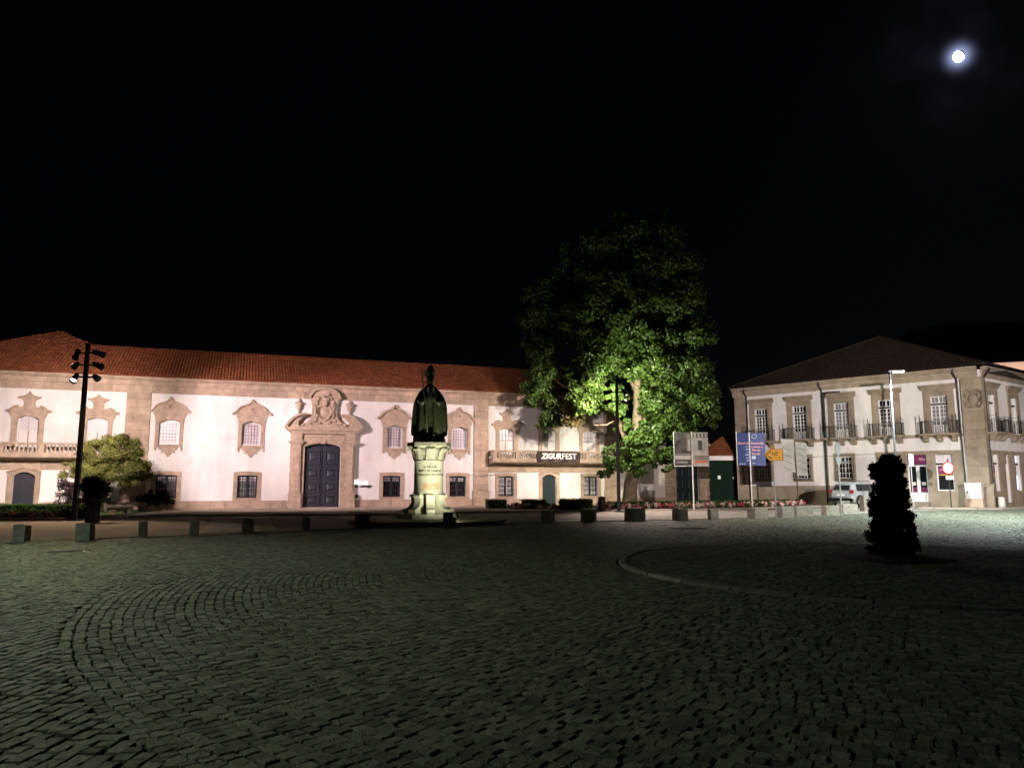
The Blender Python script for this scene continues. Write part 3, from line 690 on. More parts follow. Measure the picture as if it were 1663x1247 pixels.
# banner on the balcony
bn = thing('festival_banner', 'black cloth banner with white lettering hung on the museum balcony', 'banner', (*MO, 0), MA)
mb = MB(); nx, nz = 40, 8; vs = []
for j in range(nz + 1):
    for i in range(nx + 1):
        x_ = 14.85 + 3.4 * i / nx; z_ = 3.12 + .8 * j / nz; k = (1 - j / nz)
        vs.append((x_, -1.075 - .03 * k * math.sin(i * .9 + j * .3) - .02 * k * math.sin(i * .37), z_ + .02 * math.sin(i * .25) * k))
mb.add(vs, [(j * (nx + 1) + i, j * (nx + 1) + i + 1, (j + 1) * (nx + 1) + i + 1, (j + 1) * (nx + 1) + i) for j in range(nz) for i in range(nx)])
mb.build('cloth', M('black banner cloth', (.035, .022, .022), .7, .2, 3), bn, True)
mt_wp = M('white print', (.82, .8, .78), .6, .02)
put('lettering', fit(text_mesh('ZIGUR', .5, mt_wp, .004, .024, .18, 'LEFT'), 15.13, 16.76, .42), bn, (0, -1.125, 3.58))
put('lettering', fit(text_mesh('FEST', .5, mt_wp, .004, .006, 0, 'LEFT', .86), 16.8, 17.95, .42), bn, (0, -1.125, 3.58))
for fx in (15.3, 16.1, 16.4, 17.2, 17.7, 18.0): MB().ribbon([(fx, 3.16), (fx + .25, 3.25), (fx + .42, 3.36)], .012, -1.118, -1.112).build('print_line', mt_stone, bn)

# ------------------------------------------------------------------ walled annex with its portal, green gate
an = thing('garden_annex', 'low white walled annex with stone doorway between the museum and green gate', 'annex', (*MO, 0), MA)
mb = MB(); holes_wall(mb, 21.95, 30.2, 0, 4.6, [(27.1, 29.25, 0, 3.2)], .25, .7); mb.box(29.8, 30.2, .7, 9, 0, 4.6); aw = mb.build('wall', mt_plaster2, an)
MB().box(21.95, 30.35, .12, .85, 4.6, 4.8).build('coping', mt_stone2, an)
for a, b_ in ((26.15, 27.1), (29.25, 30.22)):
    z = 0
    while z < 4.5: block(aw, a, b_, .12 + random.uniform(-.01, .01), .3, z + .008, z + .48, mt_stone); z += .5
course(aw, 27.1, 29.25, 3.2, 3.75, .12, .3, 1.1, mt_stone); course(aw, 27.1, 29.25, 3.75, 4.5, .14, .3, .8, mt_stone); course(aw, 21.95, 26.15, 0, .55, .2, .3, 1.2, mt_stone)
for s, x0 in ((-1, 27.12), (1, 28.19)):
    d = MB().box(x0, x0 + 1.04, .4, .46, .1, 3.2).build('door_leaf', mt_teal, an)
    for z0, z1 in ((.3, 1.05), (1.2, 1.95), (2.1, 2.9)):
        for q in (0, 1): MB().box(x0 + .1 + q * .46, x0 + .48 + q * .46, .375, .4, z0, z1).build('door_panel', mt_teal, d)
        for q in (0, 1): MB().box(x0 + .2 + q * .46, x0 + .25 + q * .46, .35, .376, z0 + .1, z1 - .1).build('door_relief', M('pale worn relief', (.10, .14, .14), .6), d)
MB().box(26.9, 29.5, -.2, .4, 0, .12).build('step', mt_stone, an)
gt = thing('metal_gate', 'plain dark green double gate under a white lintel beside the house', 'gate', (18.3, 64, 0))
for s in (-1, 1):
    l_ = MB().box(-1.3 if s < 0 else .01, -.01 if s < 0 else 1.3, 0, .06, .08, 3.55).build('gate_leaf', mt_green, gt)
    for k in range(4): xx = (-1.28 if s < 0 else .04) + k * .32; MB().box(xx, xx + .28, -.02, .0, .15, 3.5).build('gate_panel', mt_green, l_)
MB().box(-.62, -.38, -.035, -.022, 2.0, 2.3).build('notice', mt_whitepaint, gt); MB().box(.66, .8, -.035, -.022, 2.05, 2.17).build('notice', mt_whitepaint, gt)
MB().box(-1.45, 1.5, -.12, .3, 3.6, 3.98).build('lintel', mt_plaster, gt)
MB().box(-1.9, -1.31, -.05, .4, 0, 3.98).build('gate_pier', mt_stone2, gt); MB().box(1.31, 1.7, -.05, .4, 0, 3.98).build('gate_pier', mt_stone2, gt)
mb = MB(); tiles(mb, (-1.7, -.25, 4.0), (1, 0, 0), (0, .86, .5), 0, 3.6, lambda u: min(4.2, .9 + u * 1.1)); mb.build('roof_tiles', mt_roof, gt)['kind'] = 'stuff'
MB().add([(-1.7, -.2, 4.0), (1.9, -.2, 4.0), (1.9, 3.4, 6.05), (1.2, 3.4, 6.05)], [(0, 1, 2, 3)]).build('roof_deck', mt_roof, gt)
# ------------------------------------------------------------------ corner house on the right
HO = (31.3, 51.0); HA = R(-44); RA = R(80); RO = (1.12, 0.0)      # second facade turns off at the corner pier
hs = thing('corner_house', 'two storey white corner house with stone window frames, iron balconies and shop windows', 'house', (*HO, 0), HA)
M2 = Matrix.Translation((RO[0], RO[1], 0)) @ Matrix.Rotation(RA, 4, 'Z')
I4 = Matrix.Identity(4)
def hb(mb, name, mat, parent, T, smooth=False): return mb.xf(T).build(name, mat, parent, smooth)
EZH = 9.62
UWL = [-14.72, -11.5, -8.24, -5.0, -1.5]; UWR = [1.5, 5.2, 8.9]
GW = [-14.72, -11.42, -8.2]
purple = M('purple poster', (.16, .02, .09), .5, .3, 2); orange = M('orange poster', (.6, .1, .03), .5, .1)
shopglow = lit('lit shop interior', (.5, .66, 1.0), 2.2)
hl = [(x - .56, x + .56, 5.14, 7.78) for x in UWL] + [(x - .54, x + .54, 2.0, 3.66) for x in GW] + [(-5.45, -4.35, 1.1, 3.66), (-3.85, -2.55, .3, 3.66), (-2.0, -.9, 1.1, 3.66)]
mb = MB(); holes_wall(mb, -17.0, .05, 0, 9.4, hl, 0, .5); w1 = hb(mb, 'wall', mt_plaster, hs, I4)
hr = [(x - .56, x + .56, 5.14, 7.78) for x in UWR] + [(.75, 1.75, 1.1, 3.62), (2.75, 3.45, .3, 3.62), (4.45, 5.35, 1.1, 3.62), (7.2, 8.3, 1.1, 3.62)]
mb = MB(); holes_wall(mb, .0, 16, 0, 9.4, hr, 0, .5); w2 = hb(mb, 'wall', mt_plaster, hs, M2)
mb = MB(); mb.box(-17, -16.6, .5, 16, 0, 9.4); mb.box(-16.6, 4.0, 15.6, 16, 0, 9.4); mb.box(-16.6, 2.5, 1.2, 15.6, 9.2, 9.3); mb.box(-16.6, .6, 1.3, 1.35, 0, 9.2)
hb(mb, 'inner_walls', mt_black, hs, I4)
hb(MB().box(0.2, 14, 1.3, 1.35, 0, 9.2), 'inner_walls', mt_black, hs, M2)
# stone dressings
course(w1, -17.0, -5.92, 0, 1.45, -.06, .02, 2.2, mt_stone2, .005)
z = 0
while z < 8.9:
    h = .55; block(w1, -17.03, -16.05, -.09 + random.uniform(-.006, .006), .02, max(z, .0) + .006, min(z + h, 8.9) - .006, mt_stone2); z += h
prof = [(0, 8.88), (-.07, 8.9), (-.07, 9.12), (-.12, 9.14), (-.12, 9.32), (-.22, 9.36), (-.34, 9.5), (-.42, 9.52), (-.42, 9.62), (0, 9.62)]
hb(MB().prism(prof, -17.2, 1.0), 'cornice', mt_stone2, hs, I4); hb(MB().prism(prof, .2, 16), 'cornice', mt_stone2, hs, M2)
hb(MB().box(-16.05, -.1, -.07, .02, 4.84, 5.08), 'string_course', mt_stone2, hs, I4); hb(MB().box(.3, 16, -.07, .02, 4.84, 5.08), 'string_course', mt_stone2, hs, M2)
def sash(cx, hw, z0, z1, T, cols, rows, panel, glass, name='window', par=None):
    wz = z0 + panel; hh = []
    pw = (2 * hw - .12 - .05 * (cols + (1 if cols % 2 == 0 else 0))) / cols
    xs_ = []; x_ = cx - hw + .07
    for c in range(cols): xs_.append(x_); x_ += pw + .035 + (.06 if cols % 2 == 0 and c == cols // 2 - 1 else 0)
    ph = (z1 - wz - .1 - .035 * (rows - 1)) / rows
    for xx in xs_:
        for r_ in range(rows): hh.append((xx, min(xx + pw, cx + hw - .04), wz + .05 + r_ * (ph + .035), wz + .05 + r_ * (ph + .035) + ph))
    w = MB(); holes_wall(w, cx - hw, cx + hw, z0, z1, hh, .18, .23)
    o = hb(w, name, mt_whitepaint, hs, T)
    hb(MB().box(cx - hw + .03, cx + hw - .03, .235, .25, wz, z1 - .02), 'pane', glass, o, T)
    return o
def corbel(cx, T, par): hb(MB().prism([(0, 4.5), (-.2, 4.52), (-.36, 4.6), (-.42, 4.74), (-.6, 4.84), (-.6, 4.94), (0, 4.94)], cx - .12, cx + .12), 'corbel', mt_stone2, par, T)
def upper(cx, T, k):
    fr = hb(MB().plate([[(cx - .98, 5.1), (cx - .98, 8.3), (cx + .98, 8.3), (cx + .98, 5.1), (cx + .56, 5.1), (cx + .56, 7.78), (cx - .56, 7.78), (cx - .56, 5.1)]], -.07, .03), 'stone_surround', mt_stone2, hs, T)
    hb(MB().prism([(0, 8.22), (-.12, 8.24), (-.16, 8.36), (-.26, 8.46), (-.3, 8.5), (-.3, 8.58), (0, 8.6)], cx - 1.12, cx + 1.12), 'window_cornice', mt_stone2, fr, T)
    hb(MB().box(cx - .9, cx + .9, -.1, -.06, 7.95, 8.02), 'frieze_mould', mt_stone2, fr, T)
    gl = mt_greyglass if k % 5 in (2, 4) else mt_darkglass
    w = sash(cx, .55, 5.15, 7.14, T, 4, 5, .55, gl, par=hs)
    sash(cx, .55, 7.26, 7.77, T, 4, 1, .0, gl, 'fanlight')
    hb(MB().box(cx - .555, cx + .555, .1, .22, 7.15, 7.25), 'transom', mt_black, w, T)
    sl = hb(MB().box(cx - 1.22, cx + 1.22, -.72, .0, 4.95, 5.1), 'balcony', mt_stone2, hs, T)
    for dx in (-.9, 0, .9): corbel(cx + dx, T, sl)
    g = MB()
    for i in range(17):
        x_ = cx - 1.14 + i * 2.28 / 16; g.box(x_ - .011, x_ + .011, -.68, -.658, 5.1, 5.98)
        if i % 2: g.box(x_ - .03, x_ + .03, -.685, -.655, 5.3, 5.38)
    g.box(cx - 1.16, cx + 1.16, -.69, -.65, 5.97, 6.0).box(cx - 1.16, cx + 1.16, -.685, -.655, 5.16, 5.18).box(cx - 1.16, cx + 1.16, -.685, -.655, 5.5, 5.515)
    for s in (-1, 1):
        x_ = cx + s * 1.15; g.box(x_ - .02, x_ + .02, -.69, -.65, 5.1, 6.32); g.box(x_ - .012, x_ + .012, -.69, 0, 5.97, 6.0); g.box(x_ - .012, x_ + .012, -.69, 0, 5.16, 5.18); g.box(x_ - .012, x_ + .012, -.69, 0, 6.2, 6.22)
        for j in range(1, 5): g.box(x_ - .011, x_ + .011, -.69 + j * .14, -.668 + j * .14, 5.1, 5.98)
        g.lathe([(.015, 0), (.04, .04), (.015, .09)], 6, (x_, -.67, 6.32))
        x2 = cx + s * .78; g.box(x2 - .014, x2 + .014, -.69, -.65, 5.1, 6.12)
    hb(g, 'railing', mt_iron, sl, T)
for k, cx in enumerate(UWL): upper(cx, I4, k)
for k, cx in enumerate(UWR): upper(cx, M2, k + 1)
for k, cx in enumerate(GW):
    fr = hb(MB().plate([[(cx - .8, 1.78), (cx + .8, 1.78), (cx + .8, 3.92), (cx - .8, 3.92)], [(cx - .54, 2.0), (cx - .54, 3.66), (cx + .54, 3.66), (cx + .54, 2.0)]], -.07, .03), 'stone_surround', mt_stone2, hs, I4)
    w = sash(cx, .53, 2.01, 3.2, I4, 4, 3, .0, mt_greyglass if k == 0 else mt_darkglass); sash(cx, .53, 3.26, 3.65, I4, 4, 1, .0, mt_darkglass, 'fanlight')
    g = MB()
    for i in range(9):
        x_ = cx - .68 + i * 1.36 / 8; g.tube([(x_, -.08, 3.6), (x_, -.1, 2.95), (x_ * 1.0, -.2, 2.6), (x_, -.36, 2.25), (x_, -.3, 1.98), (x_, -.1, 1.84)], .013, 5)
    for zz, yy in ((3.5, .1), (2.95, .11), (2.5, .26), (2.2, .37), (1.95, .29)): g.box(cx - .7, cx + .7, -yy - .015, -yy + .01, zz - .014, zz + .014); [g.box(cx + s * .7 - .012, cx + s * .7 + .012, -yy, 0, zz - .012, zz + .012) for s in (-1, 1)]
    hb(g, 'belly_grille', mt_iron, w, I4)
# shop front
sf = hb(holes_wall(MB(), -5.92, -.32, 0, 3.92, [(-5.45, -4.35, 1.1, 3.66), (-3.85, -2.55, .3, 3.66), (-2.0, -.9, 1.1, 3.66)], -.08, .0), 'shop_front', mt_stone2, hs, I4)
sf2 = hb(holes_wall(MB(), .42, 6.2, 0, 3.88, [(.75, 1.75, 1.1, 3.62), (2.75, 3.45, .3, 3.62), (4.45, 5.35, 1.1, 3.62)], -.08, .0), 'shop_front', mt_stone2, hs, M2)
def frame(x0, x1, z0, z1, T, mat, w=.07, y=.12): return hb(MB().plate([[(x0, z0), (x1, z0), (x1, z1), (x0, z1)], [(x0 + w, z0 + w), (x0 + w, z1 - w), (x1 - w, z1 - w), (x1 - w, z0 + w)]], y, y + .08), 'window', mat, hs, T)
def fill(x0, x1, z0, z1, T, mat, par, name='pane', y=.2): return hb(MB().box(x0, x1, y, y + .02, z0, z1), name, mat, par, T)
for x0, x1, T, glow in ((-5.45, -4.35, I4, 0), (-2.0, -.9, I4, 0), (.75, 1.75, M2, 0), (4.45, 5.35, M2, 1)):
    wn = frame(x0 + .02, x1 - .02, 1.12, 2.92, T, mt_whitepaint); fn = frame(x0 + .02, x1 - .02, 3.05, 3.62, T, mt_whitepaint, .05)
    hb(MB().box(x0, x1, .08, .22, 2.93, 3.04), 'transom', mt_black, wn, T)
    fill(x0 + .04, x1 - .04, 1.15, 2.9, T, shopglow if glow else mt_darkglass, wn); fill(x0 + .04, x1 - .04, 3.07, 3.6, T, shopglow if glow else mt_curtain, fn)
    hb(MB().box((x0 + x1) / 2 - .02, (x0 + x1) / 2 + .02, .13, .19, 3.07, 3.6), 'mullion', mt_whitepaint, fn, T)
    fill(x0 + .1, x1 - .1, 2.25, 2.84, T, purple, wn, 'poster', .185); fill(x0 + .1, x1 - .1, 2.19, 2.25, T, M('yellow strip', (.6, .4, .04), .5), wn, 'poster_strip', .185)
    hb(MB().ribbon([(x0 + .2, 2.58), (x0 + .75, 2.6)], .1, .182, .185), 'poster_text', M('pale magenta print', (.5, .2, .4), .5), wn, T)
fill(.9, 1.25, 1.75, 2.15, M2, orange, sf2, 'poster', .17)
for x0, x1, T in ((-3.85, -2.55, I4), (2.75, 3.45, M2)):
    dw = (x1 - x0) / 2; d = frame(x0 + .02, x1 - .02, .32, 2.92, T, mt_whitepaint, .08)
    hb(MB().box(x0 + .05, x1 - .05, .13, .2, .36, 1.0), 'door_panel', mt_whitepaint, d, T); hb(MB().box((x0 + x1) / 2 - .11, (x0 + x1) / 2 + .11, .13, .2, 1.0, 2.88), 'door_stile', mt_whitepaint, d, T)
    fill(x0 + .05, x1 - .05, 1.0, 2.9, T, mt_darkglass, d)
    for q in (.25, .75):
        xx = x0 + (x1 - x0) * q; hb(MB().box(xx - .13, xx + .13, .17, .185, 1.5, 1.72), 'notice', mt_whitepaint, d, T)
        hb(MB().box(xx - .16, xx + .16, .17, .185, 1.05, 1.35), 'sticker', purple, d, T)
    fs_ = fill(x0 + .02, x1 - .02, 2.98, 3.64, T, purple, d, 'fascia_sign', .1)
    hb(MB().ribbon([((x0 + x1) / 2 + .1, 3.32), (x1 - .12, 3.32)], .035, .092, .1).ribbon([((x0 + x1) / 2 + .16, 3.4), (x1 - .3, 3.4)], .03, .092, .1), 'sign_print', mt_wp, d, T)
    hb(MB().box(x0 - .1, x1 + .1, -.3, .1, 0, .3), 'step', mt_stone2, hs, T)
# corner pier of big stones with a carved crest
cp_ = MB().plate([[(.0, 1.5), (1.2, 1.5), (1.2, 8.9), (.0, 8.9)]], -.1, .3).build('corner_pier', mt_stone2, hs)
z = 1.55; k = 0
while z < 8.85:
    z1 = min(z + .62, 8.86)
    if k % 2: course(cp_, -.03, 1.24, z, z1, -.2, .2, .65, mt_stone2, .006)
    else: block(cp_, -.03, 1.24, -.2, .2, z + .005, z1 - .005, mt_stone2)
    block(cp_, .0, .4, -.03, .2, z + .005, z1 - .005, mt_stone2, 'stone_block', RA, (1.21, -.17))
    z = z1; k += 1
pb = MB().prism([(.3, 0), (-.62, 0), (-.62, 1.2), (-.5, 1.38), (-.34, 1.5), (-.2, 1.6), (.3, 1.6)], -.32, 1.5).build('pier_base', mt_stone2, cp_)
b = MB().plate([[(.25, 6.75), (1.05, 6.75), (1.2, 7.0), (1.2, 7.9), (1.0, 8.05), (.65, 7.95), (.3, 8.05), (.1, 7.9), (.1, 7.0)]], -.26, -.1)
for (x_, z_, a_, c_) in ((.65, 7.35, .3, .38), (.28, 7.6, .12, .2), (1.02, 7.6, .12, .2), (.65, 7.85, .2, .1), (.3, 7.05, .1, .15), (1.0, 7.05, .1, .15), (.65, 6.85, .2, .08)): blob(b, x_, -.27, z_, a_, .08, c_)
b.build('carved_crest', mt_stone2, cp_, True)
# downpipes
for pts_, T in (([(-16.0, -.35, 9.5), (-16.0, -.3, 9.2), (-15.9, -.13, 8.9), (-15.9, -.13, .1)], I4), ([(-9.75, -.4, 9.5), (-9.72, -.35, 9.25), (-9.6, -.14, 8.8), (-9.6, -.14, .1)], I4),
              ([(-.4, -.4, 9.5), (-.38, -.35, 9.25), (-.25, -.14, 8.8), (-.2, -.14, .1)], I4), ([(.75, -.4, 9.5), (.6, -.3, 9.2), (.36, -.12, 8.9), (.36, -.12, 1.7)], M2)):
    hb(MB().tube(pts_, .05, 8), 'downpipe', mt_iron, hs, T)
hb(MB().tube([(-16, -.1, 3.75), (-12, -.1, 3.66), (-6, -.1, 3.8)], .012, 5), 'wall_cable', mt_black, hs, I4)
# hipped roof
ap = Vector((-7.7, 8.3, EZH + 4.35)); A = Vector((-17.35, -.45, EZH)); B = Vector((1.5, -.5, EZH)); C = B + Vector((math.cos(RA), math.sin(RA), 0)) * 17; D = Vector((-17.35, 17, EZH))
hd = MB().add([A, B, C, D, ap], [(0, 1, 4), (1, 2, 4), (2, 3, 4), (3, 0, 4)]).build('roof_deck', mt_roofunlit, hs)
tl = MB()
for p, q in ((A, B), (B, C)):
    u = (q - p); Ln = u.length; u.normalize(); ua = (ap - p).dot(u); v = (ap - p - u * ua); va = v.length
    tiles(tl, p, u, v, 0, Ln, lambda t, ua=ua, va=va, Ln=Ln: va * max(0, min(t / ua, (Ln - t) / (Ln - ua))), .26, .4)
o = tl.build('roof_tiles', mt_roofunlit, hs); o['kind'] = 'stuff'
r_ = MB(); ridge(r_, A + Vector((0, 0, .1)), ap + Vector((0, 0, .1))); ridge(r_, B + Vector((0, 0, .1)), ap + Vector((0, 0, .1))); r_.build('ridge_tiles', mt_roofunlit, hs)
def hw_(lx, ly, z=0): v = Matrix.Rotation(HA, 3, 'Z') @ Vector((lx, ly, 0)); return (HO[0] + v.x, HO[1] + v.y, z)
# electricity cabinet and little post at the corner
cbn = thing('utility_cabinet', 'white electricity cabinet on a stone block against the house corner', 'cabinet', hw_(.45, -1.0, .06), HA - .12)
MB().box(-.55, .55, -.2, .2, 0, .55).build('plinth', mt_stone, cbn); bx_ = MB().box(-.46, .5, -.24, .18, .56, 1.55).box(-.5, .54, -.28, .2, 1.55, 1.6).build('case', mt_whitepaint, cbn)
MB().box(-.36, -.3, -.265, -.24, .92, 1.1).build('lock', mt_black, cbn); MB().box(-.4, .44, -.25, -.24, .62, 1.5).build('door', mt_whitepaint, bx_)
pst = MB().lathe([(.2, 0), (.21, .1), (.19, .62), (.14, .68)], 12).build('stone_post', M('white stone', (.5, .48, .43), .8, .1, 4, .3), None, True, hw_(1.9, -.55, .06)); tag(pst, 'short round white stone post beside the house corner pier', 'post')

# ------------------------------------------------------------------ houses on the hill behind
hb1 = thing('hill_house', 'pale lit house wall rising behind the corner house roof', 'house', (78, 108, 0), R(-18))
w = MB(); holes_wall(w, -8, 16, 0, 19.6, [(x, x + 1.2, 12.5, 14.5) for x in (-5, 0, 5, 10)], 0, .5); w.box(-8, -7.6, .5, 12, 0, 19.6); w.box(15.6, 16, .5, 12, 0, 19.6); w.box(-8, 16, 11.6, 12, 0, 19.6)
w.build('wall', mt_plaster2, hb1)
for x_ in (-5, 0, 5, 10): MB().box(x_, x_ + 1.2, .2, .25, 12.5, 14.5).build('window', mt_darkglass, hb1)
MB().add([(-8.6, -.6, 19.6), (16.6, -.6, 19.6), (16.6, 12.6, 19.6), (-8.6, 12.6, 19.6), (-2, 6, 22.2), (10, 6, 22.2)], [(0, 1, 5, 4), (1, 2, 5), (2, 3, 4, 5), (3, 0, 4), (0, 3, 2, 1)]).build('roof', mt_roofunlit, hb1)
hb2 = thing('dark_tall_house', 'dark unlit building with faint pale window frames high behind the corner house', 'house', (92, 140, 0), R(-14))
mt_dim = M('dark render', (.04, .036, .034), .9); mt_dimframe = M('dim window frame', (.12, .10, .095), .9)  # frame colour lowered to paint in the faint light up there
xs_ = [-10.0, -6.6, -3.2, .2, 3.6, 7.0]
w = MB(); holes_wall(w, -14, 14, 0, 31, [(x_, x_ + 1.3, 27.2, 29.4) for x_ in xs_], 0, .5); w.box(-14, -13.6, .5, 10, 0, 31); w.box(13.6, 14, .5, 10, 0, 31); w.box(-14, 14, 9.6, 10, 0, 31); w.build('wall', mt_dim, hb2)
for x_ in xs_:
    f_ = MB().plate([[(x_ - .3, 26.9), (x_ + 1.6, 26.9), (x_ + 1.6, 29.7), (x_ - .3, 29.7)], [(x_, 27.2), (x_, 29.4), (x_ + 1.3, 29.4), (x_ + 1.3, 27.2)]], -.08, .0).build('window_frame', mt_dimframe, hb2); MB().box(x_, x_ + 1.3, .2, .25, 27.2, 29.4).build('pane', mt_darkglass, f_)
MB().add([(-14.6, -.6, 31), (14.6, -.6, 31), (14.6, 10.6, 31), (-14.6, 10.6, 31), (-8, 5, 33.5), (8, 5, 33.5)], [(0, 1, 5, 4), (1, 2, 5), (2, 3, 4, 5), (3, 0, 4), (0, 3, 2, 1)]).build('roof', mt_roofunlit, hb2)

# ------------------------------------------------------------------ lamps
def spot(parent, loc, target, W_, col, cone, blend=.6, rad=.06, kind='SPOT'):
    d = bpy.data.lights.new('lamp_light', kind); d.energy = W_; d.color = col; d.shadow_soft_size = rad
    if kind == 'SPOT': d.spot_size = R(cone); d.spot_blend = blend
    o = bpy.data.objects.new('lamp_light', d); COL.objects.link(o); o.parent = parent
    o.location = loc; o.rotation_euler = (Vector(target) - (Vector(loc) + parent.location)).to_track_quat('-Z', 'Y').to_euler()
    return o
def mus_pt(lx, z, ly=0): v = Matrix.Rotation(MA, 3, 'Z') @ Vector((lx, ly, 0)); return (MO[0] + v.x, MO[1] + v.y, z)
def flood_post(name, label, base, heads):
    t = thing(name, label, 'floodlight post', (base[0], base[1], 0), 0, 'floodlight posts before the museum')
    q = .095; v = [(x * k, y * k, z) for z, k in ((0, q), (7.95, q * .78)) for x, y in ((-1, -1), (1, -1), (1, 1), (-1, 1))]
    MB().add(v, [(0, 1, 5, 4), (1, 2, 6, 5), (2, 3, 7, 6), (3, 0, 4, 7), (4, 5, 6, 7)]).build('mast', mt_black, t)
    MB().box(-.24, .24, -.24, .24, 0, .05).build('base_plate', mt_black, t)
    for (sx, z, tgt, W_, col, cone, on) in heads:
        p = Vector((sx * .46, 0, z)); d = (Vector(tgt) - (p + t.location)).normalized()
        h = MB().lathe([(.08, -.2), (.12, -.15), (.125, .02), (.1, .06), (.13, .12), (.16, .3), (.15, .3), (.12, .16)], 14, cap=False)
        h.lathe([(.08, -.2), (.02, -.22)], 14)
        mm = Matrix.Translation(p) @ d.to_track_quat('Z', 'Y').to_matrix().to_4x4(); h.xf(mm)
        hd_ = h.build('lamp_head', mt_black, t, True)
        MB().tube([(0, 0, z), (sx * .3, 0, z), tuple(p)], .035, 8).build('arm', mt_black, t)
        MB().lathe([(.12, .17), (.115, .18), (.01, .18)], 14).xf(mm).build('lens', mt_flood if on else mt_floodoff, hd_)
        if on: spot(t, p + d * .34, tgt, W_, col, cone)
    return t
PINK = (1.0, .755, .762); WARM = (1.0, .81, .72); CREAM = (1.0, .795, .735)
flood_post('floodlight_post', 'tall black post with six floodlight heads beside the small tree', (-19.3, 33.1), [
    (-1, 6.94, mus_pt(-17.5, 4.6), 6700, CREAM, 84, True), (1, 6.38, mus_pt(-10.5, 5), 4300, CREAM, 80, True),
    (-1, 6.38, (-19.0, 27.0, 0), 2200, (1.0, .70, .46), 110, True), (1, 6.94, mus_pt(-2, 4.1), 9400, PINK, 62, True),
    (-1, 7.48, (-24.5, 37.2, .4), 4200, WARM, 80, True), (1, 7.48, mus_pt(5.5, 3.9), 9300, PINK, 50, True)])
flood_post('floodlight_post', 'tall black post with six floodlight heads before the big lit tree', (6.17, 43.2), [
    (-1, 6.4, mus_pt(12.5, 4.5), 3500, WARM, 76, True), (1, 6.4, (8.6, 50.0, 6.5), 4700, (1.0, .97, .74), 120, True),
    (-1, 6.95, mus_pt(5, 4.0), 3700, PINK, 54, True), (1, 6.95, (10.5, 39.5, 0), 6000, WARM, 120, True),
    (-1, 7.5, mus_pt(17, 4), 3700, WARM, 76, True), (1, 7.5, (7.5, 50.0, 12.5), 650, (1.0, .95, .78), 110, True)])
flood_post('floodlight_post', 'unseen black post with floodlight heads added to light the corner house', (17.0, -8.0), [  # unseen post, added to light the corner house and the road signs
    (1, 7.4, (28.0, 57.5, 3.9), 148000, (1.0, .885, .835), 25, True), (-1, 7.4, (12.3, 41.5, 2.6), 50000, WARM, 18, True)])

def street_lamp(label, x, y, rz, W_, col, tilt=0, cone=150, blend=.6):
    t = thing('street_lamp', label, 'street lamp', (x, y, 0), rz, 'led street lamps round the square')
    MB().lathe([(.1, 0), (.1, 2.2), (.065, 2.35), (.055, 8.45)], 14).build('pole', mt_pole, t, True)
    MB().lathe([(.2, 0), (.2, .06), (.13, .1)], 14).build('base_flange', mt_grey, t)
    MB().box(-.05, .5, -.05, .05, 8.36, 8.44).build('arm', mt_grey, t)
    MB().add([(.1, -.16, 8.36), (.85, -.19, 8.36), (.85, .19, 8.36), (.1, .16, 8.36), (.1, -.12, 8.47), (.8, -.15, 8.45), (.8, .15, 8.45), (.1, .12, 8.47)], [(0, 1, 5, 4), (1, 2, 6, 5), (2, 3, 7, 6), (3, 0, 4, 7), (4, 5, 6, 7), (0, 3, 2, 1)]).build('luminaire', mt_grey, t)
    MB().box(.2, .78, -.13, .13, 8.335, 8.357).build('led_panel', mt_led, t)
    d = bpy.data.lights.new('lamp_light', 'SPOT'); d.energy = W_; d.color = col; d.spot_size = R(cone); d.spot_blend = blend; d.shadow_soft_size = .2
    o = bpy.data.objects.new('lamp_light', d); COL.objects.link(o); o.parent = t; o.location = (.55, 0, 8.25); o.rotation_euler = (0, -R(tilt), 0); return t
street_lamp('grey street lamp with lit white led head before the corner house', 23.05, 44.6, R(-18), 9500, (.90, 1.0, .97), 16, 132)
street_lamp('grey street lamp lighting the setts near the cracked bollard', -18.8, 11.6, 0, 10200, (.78, 1.0, .74), 26, 108, .8)
street_lamp('grey street lamp lighting the road between the island and corner house', 24.0, 32.5, R(175), 22000, (.86, 1.0, .96), 0, 140)
street_lamp('unseen grey street lamp added behind the view to light the near setts', -12.0, -7.0, R(40), 3600, (.90, 1.0, .78))  # unseen lamp, added behind the viewer to brighten the near setts
wl = thing('wall_lamp', 'small lamp bracket on a mast lighting the hill house wall', 'lamp', (74, 98, 0))
MB().tube([(0, 0, 0), (0, 0, 13)], .12, 8).build('mast', mt_grey, wl); MB().box(-.2, .2, -.3, .3, 13, 13.15).build('head', mt_grey, wl)
spot(wl, Vector((0, .3, 12.9)), (76, 108, 18), 9000, (1.0, .62, .45), 120, .8)
